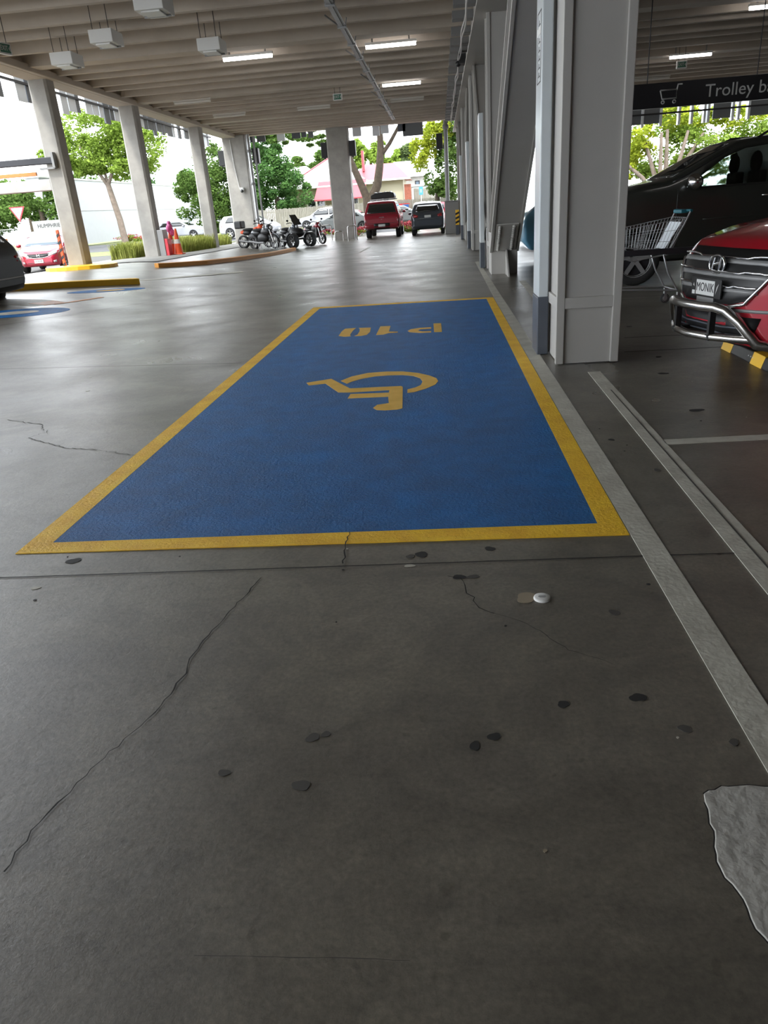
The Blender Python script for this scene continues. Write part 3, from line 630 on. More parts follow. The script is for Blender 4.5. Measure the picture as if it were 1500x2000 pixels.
# ------------------------------------------------------------------ cars
class Car:
    """body lofted along its length; windows, lamps and trims are panels laid onto the body surface.  local +x = forward, +y = left"""
    def __init__(c, name, label, cat, L_, W_, top, bot, belt, plan, paint, tum=.20, wheels=None, wr=.33, ww=.22, group=None, arch=1.13, spokes=5, rim='alloy'):
        c.rim = rim
        c.root = empty(name, (0, 0, 0), 0, label, cat, group); c.L = L_; c.W = W_; c.H = max(z for x, z in top); c.belt = belt; c.tum = tum
        xs = np.unique(np.round(np.concatenate([np.linspace(-L_/2, -L_/2+.35, 12), np.linspace(-L_/2+.35, L_/2-.35, 56), np.linspace(L_/2-.35, L_/2, 12)]), 4))
        def interp(P, x, win=.03):
            X = [p[0] for p in P]; Z = [p[1] for p in P]; return float(np.mean([np.interp(x+d, X, Z) for d in (-win, 0, win)]))
        rings = []
        for x in xs:
            zt = interp(top, x); zb = min(interp(bot, x), zt-.05); hw = W_/2*interp(plan, x, .02); c_ = []
            def y_at(z):
                if z <= belt: return hw*(1-.05*((belt-z)/belt)**2)
                return hw*(1-tum*((z-belt)/(c.H-belt))**1.1)
            e = min(.09, (zt-zb)*.3); zz = list(np.linspace(zb+e, zt-e, 12))
            half = [(0, zb), (y_at(zb)*.6, zb), (y_at(zb+e)-e*.5, zb+e*.12)]+[(y_at(z), z) for z in zz]+[(y_at(zt-e)-e*.3, zt-e*.38), (y_at(zt-e)-e, zt-e*.06), (y_at(zt-e)*.5, zt+.012), (0, zt+.018)]
            ring = [(x, y, z) for y, z in half]+[(x, -y, z) for y, z in half[1:-1][::-1]]
            rings.append(ring)
        n = len(rings[0]); v = [p for r in rings for p in r]
        f = [(i*n+k, i*n+(k+1) % n, (i+1)*n+(k+1) % n, (i+1)*n+k) for i in range(len(rings)-1) for k in range(n)]
        f += [tuple(range(n))[::-1], tuple((len(rings)-1)*n+k for k in range(n))]
        mb = MB(); mb.add(v, f, True); mb.sm[-1] = mb.sm[-2] = False
        body = mb.build('body', paint, c.root)
        c.bvh = BVHTree.FromPolygons([Vector(p) for p in v], f)
        c.wheels = wheels or (-.30*L_, .31*L_)
        if wr:
            cut = MB()
            for x in c.wheels:
                for s in (-1, 1): cut.lathe([(0, s*(W_/2-.28)), (wr*arch, s*(W_/2-.28)), (wr*arch, s*(W_/2+.2)), (0, s*(W_/2+.2))], (x, 0, wr), 28, 'Y')
            co = cut.build('cut', None); md = body.modifiers.new('b', 'BOOLEAN'); md.object = co; md.operation = 'DIFFERENCE'; md.solver = 'EXACT'
            c._apply(body, co)
            i = 0
            for x in c.wheels:
                for s in (-1, 1): c.wheel(x, s, wr, ww, spokes)
        c.body = body
    def _apply(c, body, co):
        dg = bpy.context.evaluated_depsgraph_get(); dg.update()
        me = bpy.data.meshes.new_from_object(body.evaluated_get(dg)); old = body.data; body.modifiers.clear(); body.data = me; me.name = 'body'
        bpy.data.meshes.remove(old); bpy.data.objects.remove(co)
    def wheel(c, x, s, r, w, sp):
        yo = s*(c.W/2-.02); a = yo-s*w
        t = MB().lathe([(r*.62, yo-s*.02), (r*.70, yo), (r*.93, yo), (r, yo-s*.03), (r, a+s*.03), (r*.93, a), (r*.5, a)], (0, 0, 0), 28, 'Y').build('wheel', 'rubber', c.root); t.location = (x, 0, r)
        m = MB().lathe([(r*.60, yo-s*.06), (r*.66, yo-s*.005), (r*.70, yo-s*.005), (r*.70, yo-s*.05)], n=24, axis='Y')
        m.lathe([(0, yo-s*.03), (r*.14, yo-s*.03), (r*.16, yo-s*.06)], n=12, axis='Y')
        for k in range(sp):
            an = 2*PI*k/sp+.3; d = Vector((math.cos(an), 0, math.sin(an))); m.bar(d*r*.08+Vector((0, yo-s*.045, 0)), d*r*.66+Vector((0, yo-s*.03, 0)), r*.17, .03, up=(0, 1, 0))
        m.build('rim', c.rim, t)
        MB().lathe([(0, yo-s*.09), (r*.6, yo-s*.09)], n=20, axis='Y').build('brake_disc', 'dark_metal', t)
    def hit(c, a, b, ax):
        o, d = {'F': ((9, a, b), (-1, 0, 0)), 'B': ((-9, a, b), (1, 0, 0)), 'L': ((a, 9, b), (0, -1, 0)), 'R': ((a, -9, b), (0, 1, 0)), 'T': ((a, b, 9), (0, 0, -1))}[ax]
        loc, nn, i, dist = c.bvh.ray_cast(Vector(o), Vector(d))
        if loc is None:
            dd = Vector(d); base = {'F': Vector((c.L/2, a, b)), 'B': Vector((-c.L/2, a, b)), 'L': Vector((a, c.W/2, b)), 'R': Vector((a, -c.W/2, b)), 'T': Vector((a, b, c.H))}[ax]
            loc, nn, i, dist = c.bvh.find_nearest(base)
        if nn.dot(Vector(d)) > 0: nn = -nn
        return loc, nn
    def panel(c, name, poly, ax, m, off=.006, step=.09, parent=None, th=.012):
        bm = bmesh.new(); vs = [bm.verts.new((a, b, 0)) for a, b in poly]; bm.faces.new(vs)
        A = [p[0] for p in poly]; B = [p[1] for p in poly]
        for lo, hi, nrm in ((min(A), max(A), (1, 0, 0)), (min(B), max(B), (0, 1, 0))):
            k = max(1, int((hi-lo)/step))
            for i in range(1, k):
                t = lo+(hi-lo)*i/k; bmesh.ops.bisect_plane(bm, geom=bm.verts[:]+bm.edges[:]+bm.faces[:], plane_co=Vector(nrm)*t, plane_no=Vector(nrm))
        for v in bm.verts:
            loc, nn = c.hit(v.co.x, v.co.y, ax); v.co = loc+nn*off
        bm.normal_update(); d = {'F': (1, 0, 0), 'B': (-1, 0, 0), 'L': (0, 1, 0), 'R': (0, -1, 0), 'T': (0, 0, 1)}[ax]
        tot = sum(((f.normal*f.calc_area()) for f in bm.faces), Vector())
        if tot.dot(Vector(d)) < 0: bmesh.ops.reverse_faces(bm, faces=bm.faces)
        for f in bm.faces: f.smooth = True
        me = bpy.data.meshes.new(name); bm.to_mesh(me); bm.free()
        o = link(name, me, m, parent or c.root); md = o.modifiers.new('thick', 'SOLIDIFY'); md.thickness = th; md.offset = -1
        return o
    def both(c, name, poly, m, **k):
        return [c.panel(name, poly, 'L', m, **k), c.panel(name, poly, 'R', m, **k)]
    def mir(c, name, poly, ax, m, **k):
        return [c.panel(name, poly, ax, m, **k), c.panel(name, [(-a, b) for a, b in poly], ax, m, **k)]
    def strip(c, name, pts, ax, m, r=.012, off=.01, parent=None, seg=8):
        P = []
        for i in range(len(pts)-1):
            for k in range(seg):
                t = k/seg; a = pts[i][0]*(1-t)+pts[i+1][0]*t; b = pts[i][1]*(1-t)+pts[i+1][1]*t; l, nn = c.hit(a, b, ax); P.append(l+nn*off)
        l, nn = c.hit(*pts[-1], ax); P.append(l+nn*off)
        return MB().tube(P, r, 6).build(name, m, parent or c.root)
    def mirrors(c, x, z, m):
        for s in (-1, 1):
            l, nn = c.hit(x, z, 'L' if s > 0 else 'R')
            o = MB().ball(l+Vector((-.02, s*.13, .03)), (.075, .11, .075), 12, 8).build('mirror', m, c.root)
            MB().bar(l, l+Vector((0, s*.08, .0)), .06, .04).build('mirror_arm', 'black', o)
    def plate(c, ax, z, txt=None, w=.36, h=.125, m='plate', y=0, parent=None, off=.02, body=True):
        l, nn = c.hit(y, z, ax); s = 1 if ax == 'F' else -1
        l = Vector((l.x+s*off, y, z)); p = MB().box(-.008, .008, -w/2, w/2, -h/2, h/2).build('number_plate', m, parent or c.root, bevel=.004); p.location = l
        if txt: text_mesh('plate_lettering', txt, h*.85, frame_m((s*.0095, 0, 0), (0, s, 0), (0, 0, 1)), p, 'ink' if m == 'plate' else 'plate', .001, sx=.62*w/.36*6/max(4, len(txt)))
        return p
    def place(c, x, y, dirx, diry, z=None):
        c.root.rotation_euler = (0, 0, math.atan2(diry, dirx)); c.root.location = (x, y, G(x, y) if z is None else z); return c

HATCH_PLAN = lambda L: [(-L/2, .80), (-L/2+.08, .90), (-L/2+.3, .97), (-L/2+.8, 1), (L/2-1.1, 1), (L/2-.5, .95), (L/2-.2, .84), (L/2-.05, .70), (L/2, .58)]

# --- 1. deep red SUV in the right foreground
L_ = 4.7
suv = Car('sport_utility_vehicle', 'deep red car nosing in from the right behind a chrome nudge bar, plate MONIK', 'car', L_, 1.9,
    [(-2.35, .9), (-2.3, 1.1), (-2.05, 1.55), (-1.8, 1.68), (0, 1.72), (.35, 1.68), (1.15, 1.17), (1.6, 1.12), (2.0, 1.03), (2.18, .93), (2.27, .80), (2.33, .66), (2.35, .56)],
    [(-2.35, .5), (-2.2, .3), (-1.9, .25), (1.8, .24), (2.15, .24), (2.28, .28), (2.33, .38), (2.35, .46)], 1.0,
    [(-2.35, .8), (-2.2, .94), (-1.7, 1), (1.2, 1), (1.7, .96), (2.0, .86), (2.18, .70), (2.29, .50), (2.35, .30)], 'red_paint', .2, (-1.45, 1.35), .36, .23)
suv.panel('windscreen', [(-.70, 1.22), (.70, 1.22), (.60, 1.62), (-.60, 1.62)], 'F', 'glass')
suv.both('side_window', [(-1.6, 1.08), (.9, 1.08), (.35, 1.52), (0, 1.58), (-1.5, 1.58)], 'glass')
gr = suv.panel('grille', [(-.60, .97), (.60, .97), (.66, .86), (.44, .62), (.30, .585), (-.30, .585), (-.44, .62), (-.66, .86)], 'F', 'black', off=.012)
for z, w in ((.90, .62), (.80, .62), (.70, .52)):
    suv.strip('grille_slat', [(-w, z+.015), (-w*.6, z+.012), (-w*.5, z), (w*.5, z), (w*.6, z+.012), (w, z+.015)], 'F', 'chrome', .009, .03, gr)
    suv.panel('grille_bar', [(-w, z-.03), (w, z-.03), (w, z), (-w, z)], 'F', 'grey_metal', .018, parent=gr)
suv.strip('grille_trim', [(-.66, .88), (-.44, .60), (-.30, .565), (.30, .565), (.44, .60), (.66, .88)], 'F', 'chrome', .014, .016, gr)
l, nn = suv.hit(0, .865, 'F'); em = MB(); ex = l.x+.055
em.tube([(ex-.0*math.cos(a), .105*math.cos(a), .865+.072*math.sin(a)) for a in np.linspace(0, 2*PI, 25)[:-1]], .009, 8, closed=True)
em.tube([(ex, -.062, .81), (ex, -.045, .86), (ex, -.030, .918)], [.012, .013, .009], 8); em.tube([(ex, .062, .92), (ex, .045, .87), (ex, .030, .812)], [.012, .013, .009], 8)
em.tube([(ex, -.05, .856), (ex, 0, .868), (ex, .05, .876)], .012, 8)
e_ = em.build('emblem', 'chrome', suv.root); MB().lathe([(0, ex-.02), (.098, ex-.02), (.098, ex-.01), (0, ex-.004)], (0, 0, .865), 24, 'X').build('emblem_backing', 'black', e_)
for v in e_.children[0].data.vertices: v.co.z = .865+(v.co.z-.865)*.7
p = suv.plate('F', .69, None, .42, .15, 'plate_black', off=.045)
MB().box(.008, .0105, -.135, .125, -.058, .058).build('plate_face', 'plate', p)
text_mesh('plate_lettering', 'MONIK', .098, frame_m((.0115, -.005, 0), (0, 1, 0), (0, 0, 1)), p, 'ink', .0008, sx=.78)
MB().add([(.0112, .145, -.045), (.0112, .165, .0), (.0112, .185, .045), (.0112, .158, .015)], [(0, 1, 2, 3)]).build('fern_mark', 'plate', p, fixn=False)
MB().box(.009, .0112, -.190, -.150, -.060, -.030).add([(.0112, -.16, .0), (.0112, -.18, .01), (.0112, -.17, .03)], [(0, 1, 2)]).build('star_mark', 'plate', p, fixn=False)
MB().box(-.02, .006, -.12, .12, -.115, -.07).build('plate_bracket', 'grey_metal', p)
suv.panel('bumper_seam', [(-.85, .535), (.85, .535), (.85, .56), (-.85, .56)], 'F', 'grey_metal', .006)
li = suv.panel('lower_grille', [(-.56, .50), (.56, .50), (.50, .30), (-.50, .30)], 'F', 'black', .01)
for z in (.36, .42): suv.strip('lower_grille_slat', [(-.5, z), (.5, z)], 'F', 'slate', .008, .02, li)
suv.mir('fog_lamp_recess', [(.62, .36), (.80, .34), (.86, .50), (.72, .55), (.64, .47)], 'F', 'black', off=.008)
suv.mir('fog_lamp_trim', [(.64, .355), (.80, .34), (.80, .36), (.65, .375)], 'F', 'chrome', off=.014)
suv.mir('headlamp', [(.62, .90), (.88, .96), (.90, .84), (.70, .78)], 'F', 'lamp_clear', off=.01)
suv.panel('bumper_skirt', [(-.8, .26), (.8, .26), (.8, .31), (-.8, .31)], 'F', 'black', .008)
suv.mirrors(.95, 1.08, 'red_paint')
nb = MB(); X0 = 2.49
def bow(y): return X0-.42*(abs(y)/.8)**2
tp = [(2.10, -.66, .27), (bow(.56)-.02, -.58, .31), (bow(.48)+.02, -.47, .47), (bow(.38)+.03, -.38, .555)]+[(bow(y)+.03, y, .575) for y in (-.30, -.18, 0, .18, .30)]+[(bow(.38)+.03, .38, .555), (bow(.48)+.02, .47, .47), (bow(.56)-.02, .58, .31), (2.10, .66, .27)]
nb.tube(tp, .038, 14); nb.tube([(bow(y)+.0, y, .345-.01*(1-abs(y)/.6)) for y in (-.55, -.42, -.25, 0, .25, .42, .55)], .032, 14)
nb.build('nudge_bar', 'brushed', suv.root)
for s in (-.25, .25): MB().box(2.25, 2.48, s-.02, s+.02, .33, .36).box(2.42, 2.47, s-.015, s+.015, .31, .54).build('nudge_bar_bracket', 'black', suv.root)

SH = Vector((-.974, -.225)).normalized(); FR = Vector((2.0, 6.25))
c_ = FR-SH*2.52; suv.place(c_.x, c_.y, SH.x, SH.y, .03)

# --- 2. dark SUV side on in the right bay (glass house opened up so one looks through)
dk = Car('sport_utility_vehicle', 'dark olive-black car parked side-on behind the trolley in the right bay', 'car', 5.2, 2.1,
    [(-2.6, 1.1), (-2.55, 1.45), (-2.35, 1.86), (-2.1, 2.09), (-.6, 2.17), (.1, 2.11), (1.15, 1.60), (1.6, 1.54), (2.2, 1.38), (2.45, 1.15), (2.55, .9), (2.6, .7)],
    [(-2.6, .5), (-2.4, .36), (2.2, .34), (2.5, .38), (2.6, .5)], 1.38, HATCH_PLAN(5.2), 'dark_green', .2, (-1.5, 1.62), .40, .27, arch=1.15, rim='grey_metal')
WF = [(-.55, 1.47), (.90, 1.47), (.32, 1.86), (.0, 1.98), (-.50, 2.02)]; WB = [(-1.9, 1.48), (-.68, 1.47), (-.62, 2.02), (-1.8, 1.99)]
cut = MB()
for P_ in (WF, WB): cut.prism([(a, b) for a, b in P_], -2, 2, 'XZ')
co = cut.build('cut', None)
md = dk.body.modifiers.new('b', 'BOOLEAN'); md.object = co; md.operation = 'DIFFERENCE'; md.solver = 'EXACT'; dk._apply(dk.body, co)
clear = pmat('clear_tinted_glass', (.55, .62, .60), .02, trans=1, spec=.5)
def sidepane(P_):
    for s in (-1, 1):
        mb = MB(); V = []
        for a, b in P_: l, nn = dk.hit(a, b, 'L' if s > 0 else 'R'); V.append(l-nn*.012)
        mb.add(V, [tuple(range(len(V)))]); o = mb.build('side_window', clear, dk.root, fixn=False); o.modifiers.new('t', 'SOLIDIFY').thickness = .004
sidepane(WF); sidepane(WB)
for x in (-.35, -1.45):
    for s in (-.48, .48):
        t = MB().ball((x, s, 1.78), (.08, .15, .17), 12, 8); t.box(x-.1, x+.03, s-.25, s+.25, 1.1, 1.65); t.build('seat', 'seat', dk.root, bevel=.03)
dk.panel('windscreen', [(-.80, 1.64), (.80, 1.64), (.70, 2.07), (-.70, 2.07)], 'F', 'glass', off=.008)
dk.both('window_trim', [(-1.95, 1.44), (.98, 1.44), (.98, 1.46), (-1.95, 1.46)], 'black', off=.006)
dk.both('pillar_trim', [(.24, 2.0), (.18, 2.0), (1.06, 1.56), (1.12, 1.56)], 'black', off=.004)
for nm, x in (('door_seam', 1.02), ('door_seam', -.60), ('door_seam', -1.75)): dk.both(nm, [(x, .52), (x+.012, .52), (x+.012, 1.45), (x, 1.45)], 'black', off=.003, th=.004)
for s, ax in ((1, 'L'), (-1, 'R')):
    for x in (-.48, -1.62):
        l, nn = dk.hit(x, 1.27, ax); MB().tube([l+nn*.01, l+nn*.045+Vector((.03, 0, 0)), l+nn*.045+Vector((.17, 0, .01)), l+nn*.01+Vector((.20, 0, .01))], .012, 8).build('door_handle', 'chrome', dk.root)
    l, nn = dk.hit(.82, 1.49, ax); mo = MB().ball(l+Vector((0, s*.16, .05)), (.12, .15, .125), 14, 10).build('mirror', 'chrome', dk.root); MB().bar(l, l+Vector((0, s*.1, .0)), .07, .06).build('mirror_arm', 'black', mo)
dk.both('sill_trim', [(-1.05, .36), (1.15, .36), (1.15, .47), (-1.05, .47)], 'black', off=.006); dk.both('body_moulding', [(-2.2, .98), (.6, .97), (.6, .985), (-2.2, 1.0)], 'dark_green', off=.010)
dk.mir('headlamp', [(.55, .92), (.92, 1.05), (.93, .90), (.65, .80)], 'F', 'lamp_clear')
for s in (-1, 1): MB().tube([(-.2, s*.80, 2.12), (-.35, s*.80, 2.20), (-1.8, s*.78, 2.19), (-2.0, s*.77, 2.08)], .02, 8).build('roof_rail', 'black', dk.root)
dk.place(4.85, 13.95, -1, -.0)

# --- 3. light blue car showing behind the brace
bc = Car('hatchback', 'light blue car seen only in the gap beside the leaning brace', 'car', 4.0, 1.7, [(-2, .9), (-1.9, 1.1), (-1.5, 1.42), (0, 1.47), (.5, 1.38), (1.1, .98), (1.8, .85), (2, .6)], [(-2, .5), (-1.8, .28), (1.8, .26), (2, .42)], .95, HATCH_PLAN(4.0), 'blue_car', .2, None, .31)
bc.panel('windscreen', [(-.65, 1.0), (.65, 1.0), (.55, 1.36), (-.55, 1.36)], 'F', 'glass'); bc.both('side_window', [(-1.4, 1.0), (.9, 1.0), (.4, 1.32), (-1.3, 1.34)], 'glass'); bc.mir('headlamp', [(.45, .72), (.78, .80), (.78, .66), (.5, .62)], 'F', 'lamp_clear'); bc.plate('F', .42, None)
bc.place(4.0, 19.7, 1, 0)

# --- 4. dark red ute with canopy and roof box
ut = Car('utility_vehicle', 'dark red canopied ute seen from behind with a black box strapped on its roof', 'car', 5.1, 1.92,
    [(-2.55, .85), (-2.53, 1.12), (-2.44, 1.22), (-2.10, 1.78), (-1.9, 1.84), (-.6, 1.85), (.3, 1.80), (1.1, 1.22), (1.7, 1.15), (2.3, 1.0), (2.5, .85), (2.55, .7)],
    [(-2.55, .52), (-2.3, .46), (2.3, .40), (2.55, .5)], 1.12, [(-2.55, .93), (-2.45, .98), (-2, 1), (1.5, 1), (2.2, .92), (2.5, .8), (2.55, .7)], 'ute_red', .26, (-1.45, 1.65), .39, .26)
ut.panel('rear_window', [(-.78, 1.24), (.78, 1.24), (.64, 1.70), (-.64, 1.70)], 'B', 'glass'); ut.both('side_window', [(-2.1, 1.26), (.8, 1.2), (.3, 1.66), (-1.9, 1.70)], 'glass')
ut.mir('tail_lamp', [(.82, .78), (.93, .78), (.93, 1.10), (.82, 1.08)], 'B', 'lamp_red'); ut.mir('reversing_lamp', [(.84, .80), (.92, .80), (.92, .92), (.84, .92)], 'B', 'lamp_clear', off=.012)
ut.panel('bumper', [(-.88, .48), (.88, .48), (.88, .68), (-.88, .68)], 'B', 'ute_red', off=.05, th=.06); ut.panel('plate_recess', [(-.42, .50), (.42, .50), (.42, .74), (-.42, .74)], 'B', 'black', off=.065, th=.02)
ut.plate('B', .64, None, .36, .12, off=.11); mb = MB(); l, nn = ut.hit(0, 1.0, 'B')
ut.panel('tailgate_seam', [(-.8, .735), (.8, .735), (.8, .75), (-.8, .75)], 'B', 'black', off=.004); ut.panel('canopy_seam', [(-.9, 1.17), (.9, 1.17), (.9, 1.185), (-.9, 1.185)], 'B', 'black', off=.004)
em = MB()
for k in range(6): em.box(l.x-.014, l.x-.004, -.13+k*.045, -.10+k*.045, 1.02, 1.05)
em.add([(l.x-.012, -.05, .96), (l.x-.012, 0, .92), (l.x-.012, .05, .96), (l.x-.012, 0, .94)], [(0, 1, 2, 3)]); em.build('tailgate_badge', 'chrome', ut.root, fixn=False); ut.mirrors(.75, 1.22, 'ute_red')
ut.place(-3.08, 41.9+1.6, 0, 1)
rb = empty('roof_box', (-3.05, 42.9, 1.86), 0, 'black load box tied down on the roof rack of the red ute', 'roof box')
MB().prism([(-.62, .10), (.62, .10), (.66, .2), (.60, .36), (.30, .42), (-.35, .40), (-.62, .30), (-.66, .2)], -.6, .9, 'XZ').build('box', 'black', rb, bevel=.03)
mb = MB()
for y in (-.5, .6): mb.box(-.72, .72, y-.04, y+.04, .02, .08)
mb.build('cross_bar', 'chrome', rb); mb = MB()
for x in (-.45, -.2, .1, .38): mb.box(x, x+.07, -.62, .92, .40, .44)
mb.build('strap', 'pearl', rb)

# --- 5. dark grey hatch rear
gh = Car('hatchback', 'dark blue-grey hatchback seen from behind, right of the red ute', 'car', 4.3, 1.82,
    [(-2.15, .75), (-2.1, 1.0), (-1.98, 1.12), (-1.62, 1.54), (-1.35, 1.62), (-.3, 1.66), (.4, 1.58), (1.1, 1.05), (1.8, .92), (2.1, .75), (2.15, .6)],
    [(-2.15, .45), (-2.05, .32), (-1.8, .28), (1.8, .26), (2.15, .4)], 1.0, [(-2.15, .80), (-2.05, .92), (-1.8, .98), (-1.2, 1), (1.2, 1), (1.7, .95), (2.05, .8), (2.15, .65)], 'slate_car', .24, None, .34, .21)
gh.panel('rear_window', [(-.62, 1.16), (.62, 1.16), (.60, 1.3), (.52, 1.48), (-.52, 1.48), (-.60, 1.3)], 'B', 'glass'); gh.both('side_window', [(-1.4, 1.06), (.9, 1.02), (.3, 1.48), (-1.2, 1.50)], 'glass')
gh.mir('tail_lamp', [(.50, .98), (.80, 1.08), (.84, .98), (.78, .90), (.55, .88)], 'B', 'lamp_red'); gh.panel('bumper_lower', [(-.8, .30), (.8, .30), (.8, .46), (-.8, .46)], 'B', 'black', off=.012)
gh.plate('B', .93, None, .34, .11); gh.panel('tailgate_seam', [(-.62, .76), (.62, .76), (.62, .775), (-.62, .775)], 'B', 'black', off=.004); gh.mirrors(.75, 1.05, 'slate_car')
gh.place(-.64, 41.0+2.15, .0, 1)
MB().box(-.45, -.42, -.55, -.52, 1.62, 1.68).build('aerial', 'black', gh.root)

# --- 6. cherry hatch front left
ch = Car('hatchback', 'cherry red hatchback facing the camera beside the nearest left column', 'car', 3.95, 1.70,
    [(-1.97, .8), (-1.9, 1.1), (-1.6, 1.45), (-.3, 1.53), (.1, 1.48), (1.05, 1.0), (1.55, .88), (1.85, .74), (1.95, .6), (1.97, .5)],
    [(-1.97, .45), (-1.8, .26), (1.7, .22), (1.92, .26), (1.97, .38)], .98, HATCH_PLAN(3.94), 'cherry', .2, None, .31, .2, spokes=7)
ch.panel('windscreen', [(-.66, .99), (.66, .99), (.62, 1.1), (.52, 1.43), (-.52, 1.43), (-.62, 1.1)], 'F', 'glass_pale'); ch.both('side_window', [(-1.5, 1.02), (.95, 1.0), (.35, 1.36), (-1.4, 1.42)], 'glass')
ch.mir('headlamp', [(.36, .70), (.74, .84), (.76, .74), (.60, .64), (.40, .62)], 'F', 'lamp_clear', off=.008); g = ch.panel('grille', [(-.42, .70), (.42, .70), (.36, .60), (.2, .56), (-.2, .56), (-.36, .60)], 'F', 'black', off=.008)
ch.strip('grille_trim', [(-.70, .72), (-.38, .59), (-.2, .55), (.2, .55), (.38, .59), (.70, .72)], 'F', 'chrome', .010, .01, g)
l, nn = ch.hit(0, .64, 'F'); MB().box(l.x+.01, l.x+.03, -.055, -.035, .60, .69).box(l.x+.01, l.x+.03, .035, .055, .60, .69).box(l.x+.01, l.x+.03, -.04, .04, .635, .655).build('emblem', 'chrome', ch.root)
ch.panel('lower_intake', [(-.52, .38), (.52, .38), (.62, .25), (-.62, .25)], 'F', 'black', off=.008); ch.plate('F', .43, 'KTN218', .34, .13)
ch.mir('fog_lamp', [(.54, .42), (.64, .45), (.64, .36), (.55, .35)], 'F', 'lamp_clear', off=.01); ch.mirrors(.75, 1.0, 'cherry')
ch.place(-16.35, 30.9, .24, -.97)

# --- 7. black car cut off by the left edge
bk = Car('hatchback', 'black car tail poking in at the left edge of the photo', 'car', 4.3, 1.8,
    [(-2.15, .80), (-2.12, 1.0), (-1.98, 1.2), (-1.70, 1.50), (-1.3, 1.60), (0, 1.62), (.5, 1.5), (1.2, 1.0), (1.9, .9), (2.15, .6)],
    [(-2.15, .42), (-2.05, .30), (-1.8, .28), (1.8, .26), (2.15, .42)], 1.02, [(-2.15, .82), (-2.05, .93), (-1.7, 1), (1.4, 1), (1.9, .9), (2.15, .7)], 'black_car', .2, None, .33)
bk.both('side_window', [(-1.7, 1.06), (.95, 1.04), (.4, 1.44), (-1.45, 1.46)], 'glass'); bk.panel('rear_window', [(-.6, 1.18), (.6, 1.18), (.5, 1.48), (-.5, 1.48)], 'B', 'glass')
bk.mir('tail_lamp', [(.55, .92), (.82, .98), (.84, .86), (.6, .82)], 'B', 'lamp_red'); bk.panel('bumper_strip', [(-.8, .52), (.8, .52), (.8, .56), (-.8, .56)], 'B', 'grey_metal', off=.01)
bk.place(-8.22-2.15, 13.6, -1, 0, .20)

# --- 8+. street cars
def street_car(label, m, x, y, dx, dy, L_=4.4, H=1.45, W_=1.75, sedan=True, cat='car', name='sedan'):
    if sedan: top = [(-L_/2, .75), (-L_/2+.06, .95), (-L_/2+.75, 1.0), (-L_/2+1.35, H-.04), (-.2, H), (.45, H-.08), (1.15, .98), (L_/2-.4, .84), (L_/2-.05, .7), (L_/2, .55)]
    else: top = [(-L_/2, .8), (-L_/2+.08, 1.05), (-L_/2+.4, H-.08), (-.2, H), (.4, H-.08), (1.1, .98), (L_/2-.35, .84), (L_/2-.05, .68), (L_/2, .55)]
    c = Car(name, label, cat, L_, W_, top, [(-L_/2, .42), (-L_/2+.15, .28), (L_/2-.2, .25), (L_/2, .4)], .95, HATCH_PLAN(L_), m, .2, None, .32)
    xb = -L_/2+(1.1 if sedan else .55)
    for a, b in ((xb, -.42), (-.34, .95)): c.both('side_window', [(a, 1.0), (b, 1.0), (min(b, .42), H-.12), (a+(.28 if a == xb else 0), H-.12)], 'glass')
    c.panel('windscreen', [(-.62, 1.02), (.62, 1.02), (.52, H-.1), (-.52, H-.1)], 'F', 'glass'); c.panel('rear_window', [(-.6, 1.06), (.6, 1.06), (.52, H-.1), (-.52, H-.1)], 'B', 'glass')
    c.mir('headlamp', [(.5, .66), (.8, .72), (.8, .62), (.55, .58)], 'F', 'lamp_clear'); c.mir('tail_lamp', [(.55, .8), (.83, .84), (.84, .74), (.6, .7)], 'B', 'lamp_red'); c.mirrors(.8, .98, m)
    c.plate('B', .6, None); c.plate('F', .42, None)
    return c.place(x, y, dx, dy)
street_car('white sedan on the street between the second and third left columns', 'white_car', -21.0, 61.0, 1, -.10, 4.8, 1.45)
street_car('white hatchback on the street behind the motorcycle with the top box', 'white_car', -13.4, 54.0, 1, -.15, 4.2, 1.5, sedan=False, name='hatchback')
street_car('white wagon parked against the fence, left of the wide rear column', 'white_car', -8.6, 58.5, -1, .05, 4.5, 1.5, sedan=False, name='wagon')
street_car('silver-grey sedan behind the metal rails, partly hidden by the wide column', 'silver_car', -6.4, 51.5, -1, .05, 4.6, 1.42)
street_car('silver car seen in the gap between the ute and the dark hatchback', 'silver_car', -3.1, 58.0, 1, .1, 4.3, 1.4)
street_car('red car glimpsed right of the dark hatchback', 'cherry', .75, 55.0, 1, .0, 4.2, 1.45, sedan=False, name='hatchback')
street_car('white hatchback at the far left edge behind the yellow ticket machine', 'white_car', -23.5, 34.5, .9, -.3, 4.2, 1.5, sedan=False, name='hatchback')
street_car('dark car added beyond the light blue car to cover the bright brace gap', 'black_car', 5.0, 27, -1, 0, 4.6, 1.6)  # extra car, added to block the bright ground showing through the gap
street_car('dark car beyond the bonnet of the dark olive car', 'black_car', 9.3, 34, -1, 0, 4.4, 1.5)

